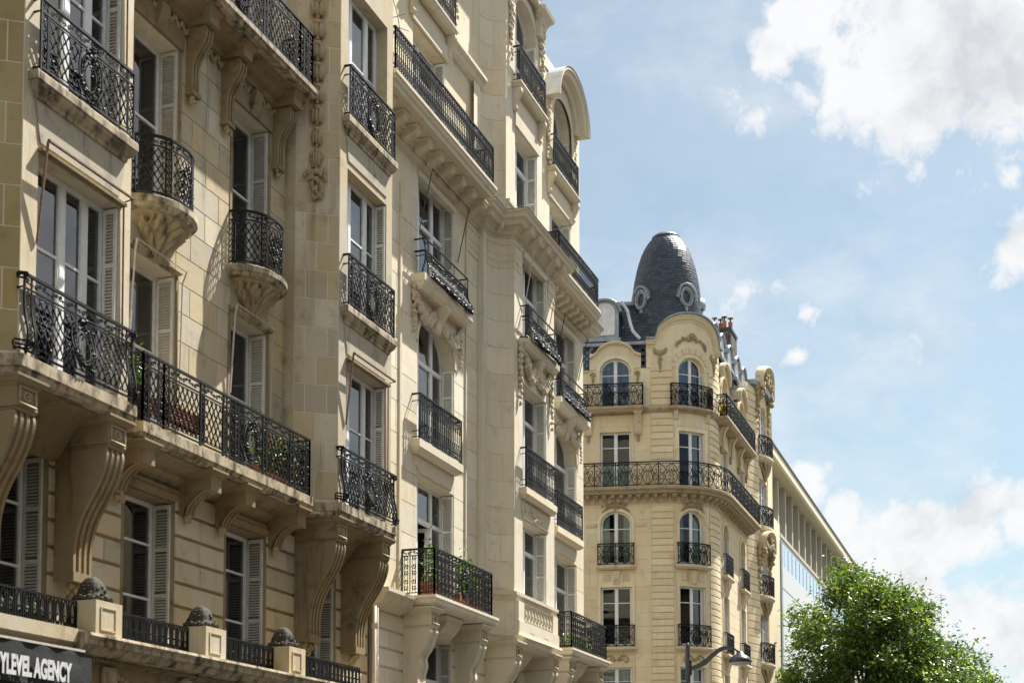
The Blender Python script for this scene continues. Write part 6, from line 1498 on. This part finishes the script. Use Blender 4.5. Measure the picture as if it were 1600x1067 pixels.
# ------------------------------------------------------------------ white modern block
def build_white():
    B = thing('office_building', 'white modern block with overhanging flat roof and fins under it, behind the tree', 'building', (95, 16, 0))
    Y = 13.6; T = street(Y); X0, XC, X1 = 74.7, 82.6, 150.
    rows = ((16.95, 18.2), (9.4, 10.9), (3.0, 5.0))
    m = MB(); wall(m, T, XC, X1, 0, 18.55, [(XC+1.6, X1, a, b) for a, b in rows], .10); m.build('facade', 'panel_white', B)
    m = MB(); m.box(T, X0, XC, -.3, .03, 0, 19.2); m.build('end_wall', 'render_cream', B)
    m = MB(); m.box(T, XC+.02, XC+.5, -.05, .10, 0, 18.3); m.build('corner_strip', 'zinc', B)
    for z in (15.6, 13.8, 12.0, 8.2):
        m = MB(); m.box(T, XC+.6, X1, .0, .012, z, z+.05); m.build('panel_joint', 'zinc', B)
    for z0, z1 in rows[:2]:
        x = XC+1.6; i = 0
        while x < X1-1.6:
            w_ = MB(); w_.box(T, x, x+.09, -.08, .006, z0, z1); f = w_.build('window_mullion', 'dark_rod', B)
            m = MB(); m.box(T, x+.10, x+1.49, -.012, -.004, z0, z1); m.build('pane', 'glass_low', f)
            if i % 7:
                m = MB(); m.box(T, x+.12, x+1.48, -.045, -.03, z0+(.0 if i % 3 else .4), z1); m.build('blind', 'curtain_white', f)
            x += 1.5; i += 1
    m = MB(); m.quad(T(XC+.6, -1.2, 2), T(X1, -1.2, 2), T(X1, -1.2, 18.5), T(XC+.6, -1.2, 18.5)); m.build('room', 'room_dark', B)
    m = MB(); m.box(T, 90.2, 91.4, -.02, .014, 14.4, 15.3); m.build('vent_window', 'room_dark', B)
    # top gallery: recessed glazing behind tall fins, ledge and roof slab
    m = MB(); m.quad(T(X0, -1.1, 18.5), T(X1, -1.1, 18.5), T(X1, -1.1, 22), T(X0, -1.1, 22)); m.build('gallery_glazing', 'glass_blue', B)
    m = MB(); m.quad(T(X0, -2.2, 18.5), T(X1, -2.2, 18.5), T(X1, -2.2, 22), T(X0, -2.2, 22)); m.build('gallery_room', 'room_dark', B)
    m = MB(); m.box(T, XC, X1, -1.2, .06, 18.50, 18.72); m.build('gallery_ledge', 'concrete_grey', B)
    x = X0+.1
    while x < X1:
        m = MB(); m.box(T, x, x+.40, -1.0, -.06, 18.72, 21.95); m.build('fin', 'concrete_grey', B); x += 2.6
    m = MB(); m.prism(T, [(-13, 21.95), (.46, 21.95), (.56, 22.06), (.56, 22.55), (-13, 22.6)], X0-.1, X1); m.build('roof_slab', 'render_cream', B)
    m = MB(); m.prism(T, [(.4, 22.56), (.62, 22.56), (.62, 22.66), (.4, 22.66)], X0-.15, X1); m.build('roof_edge', 'dark_rod', B)
    m = MB(); m.tube([T(116, .1, 21.9), T(115.8, .2, 21.5), T(115.5, .1, 21.0), T(115.5, .1, 17)], .14, 8); m.build('downpipe', 'zinc_white', B, smooth=True)
    m = MB(); m.quad((X0, 26, 0), (X1, 26, 0), (X1, 26, 22.5), (X0, 26, 22.5)); m.quad((X0, 13.9, 0), (X0, 26, 0), (X0, 26, 22.5), (X0, 13.9, 22.5)); m.build('back_wall', 'concrete_grey', B)
build_white()
# ------------------------------------------------------------------ far house over the trees
def build_far():
    B = thing('apartment_building', 'distant house with grey mansard roof and two chimney pots peeking over the tree', 'building', (172, 13, 0))
    T = street(8.0)
    m = MB(); X0, X1 = 164., 185.
    m.box(T, X0, X1, -12, 0, 0, 20.0); m.build('wall', 'render_cream', B)
    m = MB(); m.prism(T, [(.3, 20), (.3, 20.3), (-.2, 20.6), (-1.4, 23.2), (-3, 24.0), (-9, 24.0), (-12, 20.6), (-12, 20)], X0, X1); m.build('roof', 'zinc', B)
    for i, (x, o) in enumerate(((166, -3.6), (174, -2.4))):
        m = MB(); m.box(T, x, x+1.2, o-2.2, o, 23, 25.8 if i == 0 else 24.6); c = m.build('chimney', 'concrete_grey', B)
        for k in range(2):
            m = MB(); P = T(x+.6, o-.5-k*1.2, 0); m.lathe(P[:2], [(.22, 25.6 if i == 0 else 24.5), (.22, 27.0 if i == 0 else 25.6), (.0, 27.0 if i == 0 else 25.6)], 10); m.build('chimney_pot', 'terracotta', c)
    m = MB()
    for k in range(4):
        x = X0+2+k*4.6; m.box(T, x, x+1.2, -.9, .05, 20.6, 22.4)
        m.build('dormer', 'zinc', B); m = MB()
    m = MB(); P = T(X0+1, -1.2, 24.0); m.tube([P, (P[0], P[1], 27.6)], .03, 4)
    for k in range(3): m.tube([(P[0], P[1]-.6+.1*k, 26.9+.25*k), (P[0], P[1]+.5-.1*k, 26.9+.25*k)], .02, 4)
    m.build('aerial', 'dark_rod', B)
    for i in range(5):
        for j in range(5):
            m = MB(); m.box(T, X0+1.6+i*4, X0+2.9+i*4, -.02, .02, 3+j*3.4, 5.2+j*3.4); m.build('window', 'glass_blue', B)
build_far()
# ------------------------------------------------------------------ trees
def tree(label, x, y, h, crown, n_clump, per, seed, trunk_r=.22, leaf=.20):
    rnd = random.Random(seed); Tn = thing('street_tree', label, 'tree', (x, y, .11), 'street trees on the pavement')
    cx, cy, cz, rx, ry, rz = crown; C = Vector((x+cx, y+cy, cz))
    m = MB(); base = Vector((x, y, .05)); fork = Vector((x+rnd.uniform(-.2, .2), y+rnd.uniform(-.2, .2), h*.36))
    m.tube([base, base*.6+fork*.4+Vector((.05, .03, 0)), fork], trunk_r*1.2, 9, r2=trunk_r*.75)
    cl = []
    while len(cl) < n_clump:
        v = Vector((rnd.uniform(-1, 1), rnd.uniform(-1, 1), rnd.uniform(-1, 1)))
        l = v.length
        if l > 1 or l < .35: continue
        k = 1+.42*noise.noise(v*2.3+Vector((seed, 0, 0)))+.12*noise.noise(v*6+Vector((0, seed, 0)))
        p = C+Vector((v.x*rx*k, v.y*ry*k, v.z*rz*k))
        if noise.noise(p*.55+Vector((0, 0, seed))) < -.20: continue
        cl.append(p)
    for p in cl[::6]:
        midp = fork.lerp(p, .5)+Vector((rnd.uniform(-.5, .5), rnd.uniform(-.5, .5), -.3)); m.tube([fork, midp, p], .085, 5, r2=.015)
    m.build('trunk', 'bark', Tn, smooth=True)
    lf = MB()
    for p in cl:
        r = rnd.uniform(.55, 1.05); out = (p-C).normalized()
        for i in range(int(per*rnd.uniform(.6, 1.3))):
            v = Vector((rnd.gauss(0, .45), rnd.gauss(0, .45), rnd.gauss(0, .40)))*r; q = p+v
            d = (Vector((rnd.uniform(-1, 1), rnd.uniform(-1, 1), rnd.uniform(-1.1, .25)))+out*.5).normalized()
            nn = (Vector((rnd.uniform(-1, 1), rnd.uniform(-1, 1), rnd.uniform(.2, 1.4)))).normalized(); x_ = d.cross(nn)
            if x_.length < .1: continue
            x_.normalize(); nn = x_.cross(d); s = leaf*rnd.uniform(.65, 1.35)
            lf.add([q, q+d*s*.5+x_*s*.24+nn*s*.06, q+d*s, q+d*s*.5-x_*s*.24+nn*s*.06], [(0, 1, 2), (0, 2, 3)])
    lf.build('crown', 'leaf_tree', Tn)
tree('tallest leafy tree, nearest the white block it hides', 80.0, 7.9, 17, (0, .3, 9.6, 5.0, 4.6, 5.9), 900, 72, 1, trunk_r=.32, leaf=.27)
tree('broad leafy tree second in the row, right of the tallest crown', 93.0, 6.6, 17, (0, -.6, 7.4, 5.0, 4.4, 5.6), 720, 62, 2, trunk_r=.30, leaf=.29)
tree('rightmost and lowest leafy tree against the clouds', 112.0, 5.2, 16, (0, -.2, 7.2, 5.0, 4.0, 5.4), 520, 52, 3, trunk_r=.28, leaf=.32)
# ------------------------------------------------------------------ street lamp
def lamp():
    x, y = 48.0, 11.1
    S = thing('street_lamp', 'dark curved-arm street lamp in front of the corner house', 'street lamp', (x, y, 0))
    m = MB(); m.lathe((x, y), [(.18, -.01), (.18, .5), (.12, .7), (.10, 3.0), (.085, 7.78), (.06, 7.84), (.03, 7.92), (0, 7.93)], 12); m.build('pole', 'lamp_body', S, smooth=True)
    pts = spline([(0, 7.02), (.30, 7.08), (.62, 7.24), (.92, 7.50), (1.18, 7.66), (1.46, 7.69), (1.66, 7.62), (1.72, 7.52)], 5); m = MB(); n = len(pts); rings = []
    for i, (d, z) in enumerate(pts):
        w_ = .09*(1-i/n)+.03; h_ = .04+.09*math.sin(PI*min(1, i/n*1.3))*(1-i/n)
        rings.append([(x+dx*.5, y-d, z+dz) for dx, dz in ((-w_, -h_), (w_, -h_), (w_, h_), (-w_, h_))])
    m.loft(rings); m.tube([(x, y-.03, 6.8), (x, y-.03, 7.3)], .12, 8); m.build('arm', 'lamp_body', S)
    cx, cy = x, y-1.82; m = MB(); m.lathe((cx, cy), [(.02, 7.56), (.10, 7.53), (.15, 7.44), (.30, 7.36), (.39, 7.25), (.40, 7.18), (.36, 7.17), (.0, 7.18)], 20); m.tube([(x, y-1.70, 7.56), (cx, cy, 7.54)], .05, 6); h = m.build('lamp_head', 'lamp_body', S, smooth=True)
    m = MB(); m.lathe((cx, cy), [(.35, 7.165), (.29, 7.10), (.15, 7.06), (0, 7.05)], 20); m.build('lamp_glass', 'lamp_glass', h, smooth=True)
lamp()
# ------------------------------------------------------------------ houses across the street (seen only in the panes)
def across():
    for i, (x0, x1, h, mat, lab) in enumerate(((-14, 8, 15, 'stone_mid', 'stone house across the street behind the camera'), (8, 30, 15.5, 'stone_left', 'stone house across the street facing the nearest building'), (30, 58, 15, 'stone_corner', 'long stone house across the street facing the domed house'))):
        B = thing('apartment_building', lab, 'building', ((x0+x1)/2, -10, 0)); T = frame((0, -6.0, 0), (1, 0, 0), (0, 1, 0))
        m = MB(); op = [(x0+1.2+k*2.4, x0+2.4+k*2.4, 4.6+j*3.4, 7.0+j*3.4) for k in range(int((x1-x0-1.5)/2.4)) for j in range(int((h-5)/3.4))]
        wall(m, T, x0, x1, 0, h, op, .3); m.quad((x0, -6, 0), (x0, -16, 0), (x0, -16, h), (x0, -6, h)); m.quad((x1, -6, 0), (x1, -16, 0), (x1, -16, h), (x1, -6, h)); m.build('wall', mat, B)
        m = MB(); m.prism(T, [(.3, h), (.3, h+.3), (-.3, h+.5), (-1.8, h+3.4), (-10, h+3.6), (-10, h)], x0, x1); m.build('roof', 'slate', B)
        for q in op:
            m = MB(); m.box(T, q[0]+.01, q[1]-.01, -.28, -.24, q[2]+.01, q[3]-.01); m.build('window', 'room_dark', B)
across()
